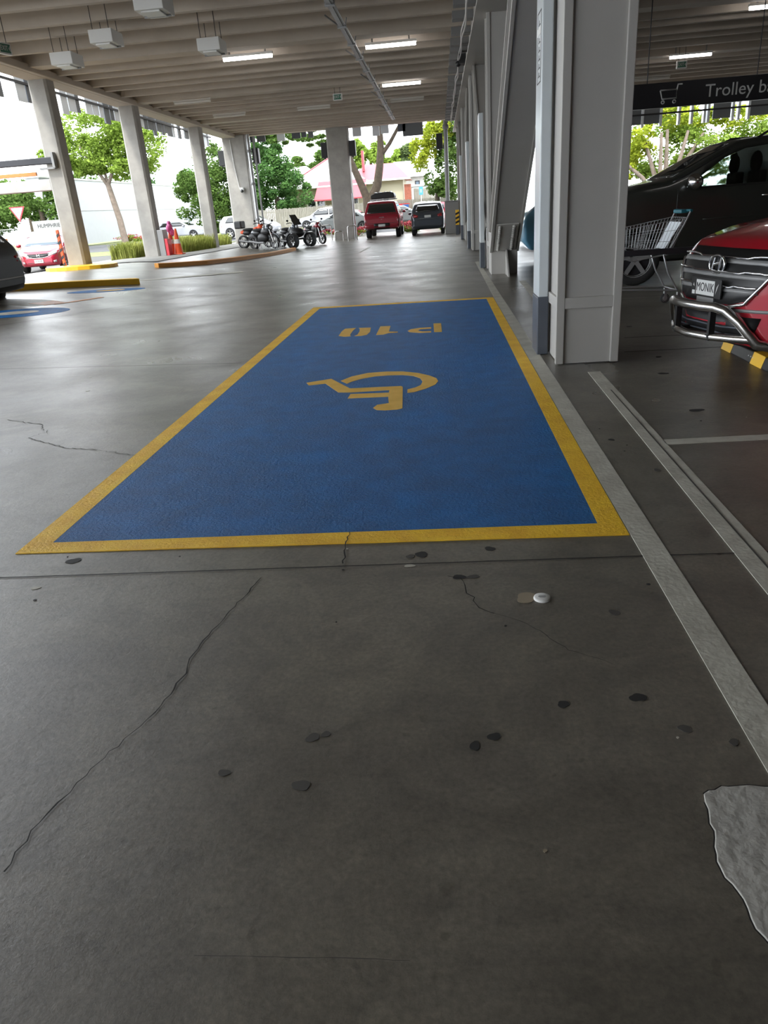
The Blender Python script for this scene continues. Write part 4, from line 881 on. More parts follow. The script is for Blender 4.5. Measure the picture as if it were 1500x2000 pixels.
# ------------------------------------------------------------------ shopping trolley, rail, wheel stop, bottle cap
t = empty('shopping_trolley', (2.85, 10.45, 0), math.radians(4), 'wire shopping trolley with a teal handle behind the foreground pillar', 'trolley')
mb = MB(); x0, x1 = -.60, .20   # nose at -x, handle at +x
zt0, zt1, zb0, zb1 = 1.00, 1.12, .80, .72; hw0, hw1 = .18, .27
def P4(s, tt): # tt 0..1 nose->handle ; s side
    return Vector((x0+(x1-x0)*tt+.10*tt, s*(hw0+(hw1-hw0)*tt), zt0+(zt1-zt0)*tt)), Vector((x0+.06+(x1-x0-.12)*tt, s*(hw0+(hw1-hw0)*tt)*.85, zb0+(zb1-zb0)*tt))
for s in (-1, 1):
    for k in range(20): a, b = P4(s, k/19); mb.tube([a, b], .0032, 5)
    for fz in (0, .35, .7, 1): mb.tube([P4(s, 0)[0].lerp(P4(s, 0)[1], fz), P4(s, 1)[0].lerp(P4(s, 1)[1], fz)], .005 if fz in (0, 1) else .0035, 5)
for tt in (0, 1):
    for fz in np.linspace(0, 1, 5): mb.tube([P4(-1, tt)[0].lerp(P4(-1, tt)[1], fz), P4(1, tt)[0].lerp(P4(1, tt)[1], fz)], .0035, 5)
    for yy in np.linspace(-1, 1, 9): a = P4(1, tt); mb.tube([Vector((a[0].x, a[0].y*yy, a[0].z)), Vector((a[1].x, a[1].y*yy, a[1].z))], .003, 5)
for yy in np.linspace(-1, 1, 8): mb.tube([Vector((P4(1, 0)[1].x, P4(1, 0)[1].y*yy, P4(1, 0)[1].z)), Vector((P4(1, 1)[1].x, P4(1, 1)[1].y*yy, P4(1, 1)[1].z))], .003, 5)
mb.build('basket', 'galv', t)
MB().add([P4(-.75, .98)[0]-Vector((.03, 0, .05)), P4(.75, .98)[0]-Vector((.03, 0, .05)), P4(.75, .9)[1]+Vector((0, 0, .02)), P4(-.75, .9)[1]+Vector((0, 0, .02))], [(0, 1, 2, 3)]).build('child_seat_flap', 'panel_pale', t, fixn=False)
mb = MB()
for s in (-1, 1):
    mb.tube([(.34, s*.26, 1.20), (.26, s*.26, 1.02), (.10, s*.25, .72), (.04, s*.25, .68), (.12, s*.24, .45), (.26, s*.24, .22)], .012, 8)
    mb.tube([(.26, s*.24, .22), (-.45, s*.16, .26), (-.62, s*.15, .22)], .012, 8); mb.tube([(-.45, s*.16, .80), (-.35, s*.16, .62), (.04, s*.24, .68)], .010, 8)
mb.tube([(.26, -.24, .22), (.26, .24, .22)], .012, 8); mb.tube([(-.62, -.15, .22), (-.62, .15, .22)], .012, 8)
mb.build('frame', 'galv', t)
MB().tube([(.34, -.28, 1.20), (.34, .28, 1.20)], .017, 10).build('handle', 'teal', t)
MB().box(.26, .36, -.14, .14, 1.17, 1.215).build('handle_grip', 'teal', t, bevel=.01)
for x, y in ((.28, -.24), (.28, .24), (-.62, -.15), (-.62, .15)):
    w = MB().lathe([(.018, y-.012), (.060, y-.014), (.062, y), (.060, y+.014), (.018, y+.012)], (x, 0, .062), 18, 'Y').build('caster', 'rubber', t)
    MB().lathe([(0, y-.016), (.03, y-.016), (.036, y-.013)], (x, 0, .062), 14, 'Y').lathe([(.045, y-.016), (.05, y-.016)], (x, 0, .062), 14, 'Y').box(x-.016, x+.016, y-.022, y-.018, .05, .20).box(x-.016, x+.016, y+.018, y+.022, .05, .20).box(x-.02, x+.02, y-.022, y+.022, .13, .20).build('fork', 'galv', w)
rl = empty('guard_rail', (2.2, 9.95, 0), 0, 'dark horizontal bar of the trolley bay crossing in front of the trolley', 'rail')
MB().box(-.9, 6.0, -.03, .03, .71, .78).build('bar', 'dark_metal', rl, bevel=.008); mb = MB()
for x in (-.85, 5.9): mb.box(x-.03, x+.03, -.03, .03, 0, .71)
mb.build('post', 'dark_metal', rl)
for i, (y0, y1) in enumerate(((5.55, 7.35),)):
    w = empty('wheel_stop', (2.80, (y0+y1)/2, 0), 0, ['black rubber wheel stop with yellow blocks under the red SUV nose', 'black rubber wheel stop behind the trolley bay rail'][i], 'wheel stop'); h = (y1-y0)/2
    MB().prism([(-.09, 0), (.09, 0), (.06, .10), (-.06, .10)], -h, h, 'XZ').build('block', 'black', w, bevel=.01)
    for k, yy in enumerate((-h+.25, h-.85, h-.14)):
        MB().prism([(-.092, .002), (.092, .002), (.062, .103), (-.062, .103)], yy-.12, yy+.12, 'XZ').build('yellow_block', 'orange_paint' if 0 else 'amber', w)
    mb = MB()
    for k in range(6): mb.ball((-.075, -h+.55+.05*k+(.35 if k > 2 else 0), .055), .006, 6, 4)
    mb.build('stud', 'pearl', w)
cp = empty('bottle_cap', (.36, 2.57, 0), 0, 'small round white cap lying on the dark floor just past the bay corner', 'cap')
MB().lathe([(0, .010), (.028, .010), (.033, .008), (.035, .003), (.035, 0)], n=28).build('disc', 'white', cp); MB().box(-.016, .016, -.002, .001, .010, .0108).box(-.014, .014, .004, .006, .010, .0108).box(-.012, .012, -.008, -.006, .010, .0108).build('embossed_mark', 'grey_metal', cp)

# ------------------------------------------------------------------ trees and planting
def leaf_mesh(name, blobs, n, size, m, parent=None, shell=.55, seed=0, sub=14, subr=.34):
    """blobs: (cx, cy, cz, rx, ry, rz); each is broken into rounded clumps of small folded leaves"""
    rg = np.random.default_rng(seed); w = np.array([b[3]*b[4]*b[5] for b in blobs])**.67; w = w/w.sum(); C_ = []; R_ = []
    for b, ww in zip(blobs, w):
        for _ in range(max(4, int(sub*len(blobs)*ww))):
            d = rg.normal(size=3); d /= np.linalg.norm(d); rr = rg.uniform(.35, .95)
            C_.append(np.array(b[:3])+d*np.array(b[3:])*rr); R_.append(np.array(b[3:])*subr*rg.uniform(.6, 1.2))
    C_ = np.array(C_); R_ = np.array(R_); k = rg.integers(0, len(C_), n)
    d = rg.normal(size=(n, 3)); d /= np.linalg.norm(d, axis=1)[:, None]; rad = rg.uniform(shell, 1, size=(n, 1))
    P = C_[k]+d*R_[k]*rad
    a = rg.normal(size=(n, 3)); a[:, 2] *= .5; a /= np.linalg.norm(a, axis=1)[:, None]; b_ = np.cross(a, d+rg.normal(size=(n, 3))*.6); b_ /= (np.linalg.norm(b_, axis=1)[:, None]+1e-6)
    s = size*rg.uniform(.6, 1.3, size=(n, 1)); V = np.stack([P-a*s*.6, P+b_*s*.33-a*s*.1, P+a*s*.6, P-b_*s*.33-a*s*.1], 1).reshape(-1, 3)
    me = bpy.data.meshes.new(name); me.vertices.add(4*n); me.vertices.foreach_set('co', V.ravel()); me.loops.add(4*n); me.loops.foreach_set('vertex_index', np.arange(4*n)); me.polygons.add(n)
    me.polygons.foreach_set('loop_start', np.arange(0, 4*n, 4)); me.polygons.foreach_set('loop_total', np.full(n, 4)); me.update(calc_edges=True); me.validate()
    return link(name, me, m, parent)
def tree(label, base, trunks, blobs, n, size, m, bark='bark', seed=1, name='tree', sub=14, subr=.34, extra=None):
    t = empty(name, base, 0, label, 'tree' if name == 'tree' else 'shrub'); bx, by, bz = base
    mb = MB()
    for pts, r0, r1 in trunks:
        P = [(p[0]-bx, p[1]-by, p[2]-bz) for p in pts]; mb.tube(P, list(np.linspace(r0, r1, len(P))), 9)
    if trunks: mb.build('trunk', bark, t)
    leaf_mesh('foliage', [(b[0]-bx, b[1]-by, b[2]-bz, *b[3:]) for b in blobs], n, size, m, t, seed=seed, sub=sub, subr=subr)
    if extra: leaf_mesh('yellow_foliage', [(b[0]-bx, b[1]-by, b[2]-bz, *b[3:]) for b in extra[0]], extra[1], size, extra[2], t, seed=seed+50, sub=sub, subr=subr)
    return t
tree('leafy street tree with a bare pale trunk in front of the white wall', (-24.0, 57, .5), [([(-24.0, 57, .4), (-24.1, 57, 2), (-24.35, 57, 3.6), (-24.5, 57, 4.6)], .26, .19), ([(-24.5, 57, 4.4), (-25.3, 57, 5.8), (-25.9, 56.5, 7.2)], .15, .06), ([(-24.5, 57, 4.4), (-23.8, 57, 5.6), (-23.2, 57.4, 7.0)], .15, .06), ([(-24.5, 57, 4.5), (-24.8, 57.5, 6.2), (-24.6, 57.2, 8)], .12, .05)],
    [(-24.6, 57, 7.9, 3.4, 2.6, 2.6), (-21.6, 57, 7.0, 2.4, 2.2, 2.4), (-27.3, 57, 7.0, 2.0, 2, 2.2), (-23.6, 57, 5.9, 3.0, 2, 1.3), (-26, 57, 5.8, 1.6, 1.5, 1.2)], 24000, .20, 'leaf', 'bark_pale', 2, sub=20, subr=.30)
tree('dense rounded green tree between the second and fourth left columns', (-19.5, 66, .5), [([(-19.5, 66, .4), (-19.6, 66, 3)], .3, .2)], [(-19.9, 66, 3.3, 2.9, 2.3, 2.3), (-16.8, 66, 4.8, 1.5, 1.5, 2.5), (-18.6, 66, 6.0, 2.0, 2, 2.4), (-21.3, 66, 4.4, 1.7, 1.6, 1.8), (-17.4, 66, 3.0, 1.6, 1.8, 2.2), (-18.8, 65.5, 1.7, 2.0, 1.5, 1.2)], 22000, .20, 'leaf_mid', 'bark', 3, sub=18, subr=.34)
tree('tall dark green tree behind the fence right of the broad corner column', (-14.0, 67, .5), [([(-14, 67, .4), (-14, 67, 3)], .3, .2)], [(-14.3, 67, 4.4, 2.6, 2, 2.7), (-12.9, 67, 3.1, 2.0, 1.8, 1.7), (-14.8, 67, 7.0, 2.1, 2, 1.8), (-16.0, 67, 3.8, 1.6, 1.5, 2.4)], 22000, .20, 'leaf_dark', 'bark', 4, sub=20, subr=.32)
tree('plane tree with a forked bare trunk behind the red ute', (-5.0, 56, .3), [([(-5.0, 56, .2), (-5.05, 56, 2.3)], .50, .42), ([(-5.1, 56, 2.0), (-5.5, 56, 3.1), (-6.1, 56, 4.6), (-6.6, 56, 6.5)], .30, .18), ([(-4.9, 56, 2.0), (-4.35, 56, 3.0), (-4.1, 56, 4.2), (-3.95, 56, 5.4), (-3.95, 56, 7.6)], .34, .20), ([(-3.95, 56, 4.9), (-3.3, 56, 5.6), (-2.4, 56, 6.9)], .17, .10)],
    [(-9.5, 55, 6.7, 3.0, 1.6, 1.0), (-11.4, 55, 6.6, 1.4, 1.2, .9), (-5.6, 55, 6.8, 1.2, 1.2, .7), (-8.0, 55, 5.9, 1.3, 1, .4), (-3.2, 55, 7.0, 1.6, 1.2, .7), (-6, 56, 8.6, 5.5, 3, 1.6)], 7000, .26, 'leaf_mid', 'bark', 5, sub=16, subr=.2)
tree('mixed yellow and green tree right of the dark hatchback', (-.2, 61, .3), [([(-.2, 61, .2), (-.1, 61, 3)], .25, .15)], [(.6, 61, 3.8, 1.5, 1.5, 2.4), (1.4, 61, 5.5, 1.5, 1.5, 2), (.3, 61, 2.4, 1.1, 1.2, .9)], 9000, .20, 'leaf_mid', 'bark', 6, sub=18, extra=([(-1.3, 60.5, 5.0, 1.1, 1.2, 1.2), (-.4, 60.5, 6.3, 1.3, 1.3, 1.1), (.6, 60.5, 6.8, 1.3, 1, .9)], 5000, 'leaf_yellow'))
tree('spreading yellow-green tree with pale fanning trunks beyond the dark olive car', (16.2, 58, .3), [([(16.0, 58, .2), (15.4, 58, 2.4), (14.6, 58, 4.6)], .22, .10), ([(16.1, 58, .2), (16.2, 58, 2.6), (16.1, 58, 5.2)], .24, .10), ([(16.3, 58, .2), (17.2, 58, 2.6), (18.6, 58, 4.8)], .24, .10), ([(16.4, 58, .2), (18.2, 58, 2.4), (20.3, 58, 4.0)], .18, .08), ([(16.0, 58, .2), (14.6, 58, 2.2), (13.4, 58, 3.2)], .20, .09), ([(16.1, 57.6, .2), (15.7, 57.6, 2.5), (15.6, 57.6, 5)], .2, .1), ([(16.2, 57.6, .2), (16.9, 57.6, 2.8), (17.4, 57.6, 5)], .2, .1), ([(16.4, 57.5, .2), (17.9, 57.5, 2.0), (19.4, 57.5, 4.6)], .17, .08)],
    [(19.5, 59, 4.0, 3.2, 2, 1.6), (23.5, 59, 4.0, 3, 2, 2.0), (17.5, 60, 5.6, 3, 2, 1.5), (22, 60, 2.3, 3.5, 1.5, 1.0), (16.5, 61, 3.2, 2.8, 1, 1.6), (14, 62, 5, 2.5, 1, 1.6), (19, 61, 2.4, 2, 1, 1.4)], 19000, .22, 'leaf', 'bark_pale', 7, sub=18, extra=([(14.4, 58.5, 4.6, 1.5, 1.3, 1.3), (13.6, 58.5, 3.2, 1.0, 1, 1.0), (17, 58.5, 6.2, 2.2, 1.4, 1.0), (21, 58.5, 5.8, 3, 1.4, 1.0)], 6500, 'leaf_yellow'))
k = 0
for lab, bx, by, bl, m in [('distant trees on the skyline left of the pale house roof', -15, 95, [(-16.5, 95, 6.2, 2.6, 2, 1.5), (-13.6, 95, 6.6, 1.8, 2, 1.7)], 'leaf_mid'),
    ('round distant tree on the skyline above the red porch roof', -8, 95, [(-9.6, 95, 7.4, 1.8, 2, 1.7), (-7.4, 95, 7.6, 2.0, 2, 1.5), (-5.0, 95, 6.4, 1.2, 2, 1.3)], 'leaf'),
    ('pale distant tree left of the yellow-green tree', -3.6, 95, [(-3.6, 95, 7, 1.3, 1.5, 1.8)], 'leaf_pale'),
    ('trees behind the concrete beam at the left edge', -48, 88, [(-50, 88, 6.6, 5, 3, 2.6), (-43, 88, 6.2, 4, 3, 2.2), (-56, 88, 6.4, 4, 3, 2.6)], 'leaf_mid'),
    ('low dark trees over the top of the long white wall', -42, 115, [(-45, 115, 6.6, 5, 3, 3.0), (-37, 115, 6.4, 4.5, 3, 2.6), (-32, 105, 6.3, 3, 3, 2.2)], 'leaf_dark')]:
    tree(lab, (bx, by, .4), [([(bx, by, .4), (bx, by, bl[0][2])], .3, .15)], bl, 7000, .36, m, 'bark', 20+k, sub=16); k += 1
tree('bushy green trees behind the give way sign', (-28, 53, .5), [([(-28, 53, .4), (-28, 53, 3)], .3, .15)], [(-29.5, 53, 3.0, 2.2, 1.6, 1.6), (-26.7, 53, 2.9, 1.6, 1.5, 1.5), (-32.3, 53, 3, 2, 1.8, 1.7)], 11000, .22, 'leaf_mid', 'bark', 31, sub=18)
k = 0
for lab, x, y, rx, ry, rz, fl_ in [('low red-flowered bed by the metal rails at the foot of the wide column', -5.6, 47.2, 1.5, .5, .42, 1), ('red-flowered green hedge seen between the ute and the dark hatchback', -1.9, 47.6, .8, .5, .5, 1), ('small flower clump beside the grey cabinet', .6, 47.8, .7, .5, .5, 1), ('red flower bed at the foot of the white wall left of the street tree', -26.4, 64.2, 1.3, .8, .5, 1), ('red flower clump right of the street tree trunk', -23.9, 63.6, .9, .7, .5, 1)]:
    s = empty('flower_bed', (x, y, G(x, y)), 0, lab, 'flower bed')
    leaf_mesh('foliage', [(0, 0, rz*.5, rx, ry, rz*.7)], 1500, .10, 'leaf', s, seed=40+k, sub=24); leaf_mesh('blooms', [(0, -.1, rz*.7, rx, ry, rz*.6)], 700, .10, 'flower', s, seed=60+k, sub=20); k += 1
def grass_clump(label, x0, x1, y0, y1, h, n, seed):
    rg = np.random.default_rng(seed); mb = MB()
    for _ in range(n):
        x, y = rg.uniform(x0, x1), rg.uniform(y0, y1); z = G(x, y); a = rg.uniform(0, 2*PI); l = h*rg.uniform(.5, 1.1); bx, by = math.cos(a)*l*.35, math.sin(a)*l*.35; w = .012
        px, py = -math.sin(a)*w, math.cos(a)*w
        mb.add([(x-px, y-py, z), (x+px, y+py, z), (x+px+bx*.4, y+py+by*.4, z+l*.7), (x-px+bx*.4, y-py+by*.4, z+l*.7), (x+bx, y+by, z+l)], [(0, 1, 2, 3), (3, 2, 4)])
    o = mb.build('grass_clump', 'grass', fixn=False); return tag(o, label, 'grass', kind='stuff')
grass_clump('clump of long green grass left of the second left column', -12.8, -11.75, 28.6, 29.8, .62, 1500, 1)
grass_clump('strip of long green grass behind the orange cones', -12.8, -10.7, 31.5, 36, .65, 4500, 2)
grass_clump('patch of green grass left of the broad corner column', -13.2, -11.7, 37.5, 42.5, .6, 2500, 3)

# ------------------------------------------------------------------ buildings and fences beyond the street
wb = empty('building', (-29.2, 85, .4), 0, 'long plain white commercial wall beyond the left columns', 'building')
MB().box(-1, 0, -29, 45, 0, 4.85).build('wall', 'white_wall', wb); MB().box(-.01, .02, -29, 45, 2.52, 2.56).build('joint', 'grey_metal', wb); MB().box(-1.1, .08, -29.1, 45, 4.85, 4.95).build('parapet', 'white', wb)
w_ = MB().box(0, .06, -1.0, 5.5, .9, 2.3).build('window', 'white', wb); MB().box(.06, .07, -.8, 2.1, 1.0, 2.2).build('pane', 'glass_pale', w_); MB().box(.06, .07, 2.4, 5.3, 1.0, 2.2).build('pane', 'glass_pale', w_)
def fence(x0, x1, y, z1, label, dy=0):
    f = empty('timber_fence', (x0, y, G(x0, y)), math.atan2(dy, x1-x0), label, 'fence'); L_ = math.hypot(x1-x0, dy); h = z1-G(x0, y); mb = MB(); x = 0; rg = np.random.default_rng(5)
    while x < L_: hh = h+rg.uniform(-.03, .03); mb.box(x, x+.135, -.012, .012, .02, hh); x += .15
    mb.build('paling', 'timber', f)
    for z in (.3, h-.25): MB().box(0, L_, .014, .06, z, z+.08).build('rail', 'timber', f)
    return f
fence(-17.0, 1.4, 64, 1.98, 'long weathered timber paling fence across the street')
fence(-2.3, 1.4, 72, 2.9, 'taller timber fence standing behind the paling fence on the right')
bs = empty('sign', (-1.45, 63.9, 1.5), 0, 'small light blue sign above the fence behind the dark hatchback', 'sign'); MB().box(-.16, .16, -.02, .02, .75, 1.35).build('face', 'blue_sign', bs, bevel=.01); MB().box(-.03, .03, .0, .05, -.9, .8).build('post', 'white', bs); MB().box(-.06, -.02, -.025, -.02, .92, 1.18).box(.03, .06, -.025, -.02, .92, 1.18).build('mark', 'pearl', bs)
bn = empty('panel_stack', (-3.0, 63.6, .36), 0, 'bright blue and pink panels against the fence between the two parked rear vehicles', 'panel'); MB().box(0, .5, -.05, .05, 0, 1.25).build('blue_panel', 'skip_blue', bn); MB().box(-.5, -.04, -.05, .05, 0, 1.3).build('pink_panel', 'rose', bn); MB().box(-.7, .6, -.06, .06, 1.28, 1.34).build('top_rail', 'rose', bn)
hs = empty('house', (-8.5, 73, .4), 0, 'cream weatherboard house with pale hipped roof and red porch roof behind the fence', 'house')
MB().box(-5.0, 2.0, -3, 5, 0, 3.25).build('wall', 'cream', hs); MB().box(1.2, 5.3, -2, 5, 0, 3.45).build('wing_wall', 'cream', hs)
def hip(mb, x0, x1, y0, y1, z0, z1, inset):
    ym = (y0+y1)/2; mb.add([(x0, y0, z0), (x1, y0, z0), (x1, y1, z0), (x0, y1, z0), (x0+inset, ym, z1), (x1-inset, ym, z1)], [(0, 1, 5, 4), (1, 2, 5), (2, 3, 4, 5), (3, 0, 4), (3, 2, 1, 0)]); return mb
hip(MB(), -5.5, 2.6, -3.6, 5.6, 3.2, 5.75, 4.0).build('roof', 'roof_pale', hs); hip(MB(), .2, 5.9, -2.6, 5.6, 3.4, 4.9, 1.5).build('wing_roof', 'roof_red', hs)
MB().add([(-2.4, -5.2, 2.1), (2.1, -5.2, 2.1), (2.1, -3.0, 3.6), (-2.2, -3.0, 3.6), (-2.4, -5.2, 2.0), (2.1, -5.2, 2.0), (2.1, -3.0, 3.45), (-2.2, -3.0, 3.45)], [(0, 1, 2, 3), (7, 6, 5, 4), (0, 4, 5, 1), (1, 5, 6, 2), (2, 6, 7, 3), (3, 7, 4, 0)]).build('porch_roof', 'roof_red', hs)
MB().bar((-5.5, -3.62, 3.22), (-1.5, 1, 5.8), .14, .06).build('ridge_flashing', 'roof_red', hs); MB().box(1.55, 1.75, -.4, .2, 4.3, 6.0).build('chimney', 'roof_red', hs); MB().box(5.4, 6.0, -2.2, -1.6, 0, 2.9).build('brick_chimney', 'brick', hs)
MB().box(-5.6, 2.7, -3.7, -3.55, 3.1, 3.25).build('gutter', 'white', hs); MB().box(.1, 6.0, -2.7, -2.55, 3.3, 3.45).build('gutter', 'white', hs)
for x0, x1, y in ((-3.4, -1.7, -3.05), (-1.0, 1.3, -3.05), (2.8, 4.0, -2.05)):
    w_ = MB().box(x0, x1, y-.05, y, 1.05, 2.25).build('window', 'white', hs); n_ = 2
    for i in range(n_): a = x0+(x1-x0)*i/n_; MB().box(a+.09, a+(x1-x0)/n_-.09, y-.06, y-.05, 1.15, 2.15).build('pane', 'glass', w_)
h2 = empty('house', (-3.4, 86, .4), 0, 'grey house with pale roofs right of the plane tree', 'house'); MB().box(-3, 2.0, -2, 4, 0, 3.9).build('wall', 'conc_pale', h2); hip(MB(), -3.4, 2.4, -2.5, 4.5, 3.9, 5.6, 2).build('roof', 'roof_grey', h2); MB().box(.6, 2.6, -3.6, -2, 0, 2.9).build('porch', 'white_wall', h2); MB().box(.5, 2.8, -3.7, -2, 2.9, 3.1).build('porch_roof', 'roof_grey', h2); w_ = MB().box(.9, 1.4, -2.06, -2, 2.5, 3.5).build('window', 'dark_metal', h2); MB().box(1.0, 1.3, -2.08, -2.06, 2.6, 3.4).build('pane', 'glass_pale', w_)
h3 = empty('house', (-15.2, 86, .4), 0, 'pale low house roof left of the cream house', 'house'); MB().box(-2.2, 2.2, -2, 4, 0, 4.2).build('wall', 'white_wall', h3); hip(MB(), -2.7, 2.7, -2.5, 4.5, 4.2, 5.9, 2).build('roof', 'roof_pale', h3)

# ------------------------------------------------------------------ street furniture at the left
hbx = empty('height_bar', (-11.2, 22.62, 3.42), 0, 'thick black height bar bolted to the nearest left column', 'height bar')
MB().box(-4.5, -.0, -.07, .07, -.08, .10).build('bar', 'dark_metal', hbx, bevel=.02); MB().box(-.02, .06, -.12, .06, -.20, .22).build('mounting_plate', 'grey_metal', hbx, bevel=.01); MB().box(-.45, .02, -.09, .05, -.22, -.17).build('support_bracket', 'grey_metal', hbx)
ob = empty('clearance_bar', (-11.75, 22.5, 3.10), 0, 'thin orange clearance bar hanging under the black height bar', 'clearance bar'); MB().box(-4, 0, -.04, .04, -.05, .05).build('bar', 'orange_paint', ob, bevel=.01)
mb = MB()
for x in (-3.6, -1.4): mb.tube([(x, 0, .05), (x, .1, .26)], .01, 6)
mb.build('chain', 'dark_metal', ob)
cbm = empty('concrete_canopy', (-15.2, 30, .4), 0, 'pale concrete canopy beam beyond the height bar at the left edge', 'canopy'); MB().box(-4.5, 0, 0, .5, 2.62, 3.02).build('beam', 'conc', cbm, bevel=.02); MB().box(-4.4, -4.0, .05, .45, 0, 2.62).build('post', 'conc_pale', cbm)
gw = empty('give_way_sign', (-20.15, 36.0, G(-20.15, 36)), 0, 'red and white triangular GIVE WAY sign on a thin white pole', 'traffic sign')
MB().tube([(0, 0, 0), (0, 0, 1.9)], .03, 8).build('pole', 'white', gw); MB().prism([(-.31, 2.12), (.31, 2.12), (0, 1.58)], -.06, -.045, 'XZ').build('border', 'rose', gw); MB().prism([(-.235, 2.08), (.235, 2.08), (0, 1.67)], -.066, -.06, 'XZ').build('face', 'white', gw)
text_mesh('lettering', 'GIVE\nWAY', .11, frame_m((0, -.068, 1.97), (1, 0, 0), (0, 0, 1)), gw, 'ink', .001, sx=.9)
gw.scale = (1.27,)*3
hm = empty('banner', (-23.0, 45, G(-23.0, 45)), 0, 'white banner board lettered HUMPHRIES beyond the cherry red hatchback', 'banner')
MB().box(-1.5, 1.5, -.03, .03, 1.05, 2.15).build('board', 'banner_white', hm)
text_mesh('lettering', 'HUMPHRIES', .30, frame_m((-1.2, -.035, 1.85), (1, 0, 0), (0, 0, 1)), hm, 'ink', .002, 'LEFT'); text_mesh('lettering', 'CONSTRUCTION', .24, frame_m((-.75, -.035, 1.48), (1, 0, 0), (0, 0, 1)), hm, 'ink', .002, 'LEFT')
for x in (-1.4, 1.4): MB().box(x-.03, x+.03, .03, .08, 0, 2.1).build('post', 'galv', hm)
mf = empty('mesh_fence', (-26.8, 45, G(-26.8, 45)), 0, 'temporary wire mesh fence left of the lettered white banner', 'fence'); MB().tube([(-2.2, 0, .1), (-2.2, 0, 1.8), (2.1, 0, 1.8), (2.1, 0, .1), (-2.2, 0, .1)], .02, 6).tube([(0, 0, .1), (0, 0, 1.8)], .02, 6).build('frame', 'galv', mf); mb = MB()
for k in range(30): x = -2.15+k*.145; mb.bar((x, 0, .1), (x, 0, 1.8), .006, .006)
for k in range(9): z = .2+k*.19; mb.bar((-2.2, 0, z), (2.1, 0, z), .006, .006)
mb.build('wire_mesh', 'galv', mf)
tm = empty('ticket_machine', (-17.15, 28.3, G(-17.15, 28.3)), .2, 'yellow ticket machine box with an orange side next to the cherry red hatchback', 'ticket machine')
MB().box(-.17, .17, -.2, .2, 0, .95).build('body', 'amber', tm, bevel=.02); MB().box(-.10, .10, -.215, -.2, .05, .72).build('door_panel', 'orange_brown', tm); MB().box(-.1, .30, -.22, .1, .82, 1.12).build('hood', 'amber', tm, bevel=.03); MB().box(.3, .42, -.2, .1, .80, 1.08).build('side_cheek', 'orange_brown', tm, bevel=.02)
yp = empty('yellow_post', (-17.7, 28.0, G(-17.7, 28.0)), 0, 'tall yellow post at the left edge in front of the ticket machine', 'post'); MB().box(-.07, .07, -.07, .07, 0, 2.15).build('post', 'amber', yp, bevel=.01); MB().box(.07, .13, -.05, .05, 1.0, 2.1).build('white_backing', 'white', yp)

tm.scale = (1.25,)*3; yp.scale = (1.25,)*3
# cones and column guard
def cone(x, y, label, bag=False):
    c = empty('traffic_cone', (x, y, G(x, y)+.02), 0, label, 'traffic cone'); MB().box(-.2, .2, -.2, .2, 0, .04).build('base', 'orange', c, bevel=.01)
    r = lambda z: .15*(1-z/1.0)+.028
    MB().lathe([(r(.04), .04), (r(.40), .40), (r(.56), .56), (r(.62), .62), (r(.76), .76), (r(.95), .95), (0, .95)], n=20).build('shell', 'orange', c)
    MB().lathe([(r(.40)+.002, .40), (r(.56)+.002, .56)], n=20).build('white_band', 'white', c); MB().lathe([(r(.62)+.002, .62), (r(.76)+.002, .76)], n=20).build('orange_band', 'orange', c)
    return c
cone(-10.70, 29.85, 'orange and white traffic cone, left of the pair, with pink bag on it'); cone(-10.30, 29.40, 'orange and white traffic cone, right of the pair')
pb = empty('plastic_bag', (-10.66, 29.82, .40), 0, 'crumpled pink bag draped over the cone tops', 'bag'); MB().ball((0, 0, .92), (.14, .14, .16), 9, 7).ball((.08, -.04, .78), (.10, .1, .14), 8, 6).ball((-.02, .03, 1.08), (.07, .07, .10), 8, 6).build('bag', 'pink', pb)
for v in pb.children[0].data.vertices: v.co += Vector((random.gauss(0, .014), random.gauss(0, .014), random.gauss(0, .014)))
cg = empty('column_guard', (-10.70, 29.05, .35), 0, 'grey and red guard box against the second left column', 'guard'); MB().box(-.13, .10, -.25, .25, 0, .95).build('grey_box', 'grey_metal', cg, bevel=.01); MB().box(.10, .22, -.22, .22, 0, .62).build('red_panel', 'rose', cg, bevel=.01)
# metal rails
def hoop(x0, x1, y, h, label):
    z = G((x0+x1)/2, y); c = empty('hoop_rail', ((x0+x1)/2, y, z), 0, label, 'rail'); w = (x1-x0)/2
    MB().tube([(-w, 0, -.02), (-w, 0, h-.06), (-w+.06, 0, h), (w-.06, 0, h), (w, 0, h-.06), (w, 0, -.02)], .03, 8).build('hoop', 'brushed', c); return c
hoop(-6.72, -6.0, 42.3, .78, 'metal hoop rail left of the wide rear column'); hoop(-5.75, -5.3, 41.8, .45, 'low metal hoop rail in front of the wide rear column'); hoop(-4.98, -4.5, 41.4, .72, 'metal hoop rail between the wide column and the red ute')
pl = empty('steel_post', (-4.72, 42.6, 0), 0, 'thin tall grey post right of the wide rear column', 'post'); MB().tube([(0, 0, 0), (0, 0, 2.35)], .045, 10).build('post', 'galv', pl)
# low bike rack
rk = empty('bike_rack', (-7.35, 32.6, G(-7.35, 32.6)), .35, 'low wire bike rack behind the curved ochre kerb', 'bike rack'); mb = MB(); mb.tube([(-.55, 0, .02), (.55, 0, .02)], .012, 6)
for k in range(7):
    x = -.5+k*.16; mb2 = MB(); mb2.tube([(x, -.14, 0), (x, -.14, .27), (x+.05, -.11, .32), (x+.10, -.14, .27), (x+.10, -.14, 0)], .011, 6); mb2.build('hoop', 'galv', rk)
mb.tube([(-.55, -.14, .02), (.62, -.14, .02)], .012, 6).tube([(-.55, -.14, .02), (-.55, 0, .02)], .012, 6).build('base', 'galv', rk)

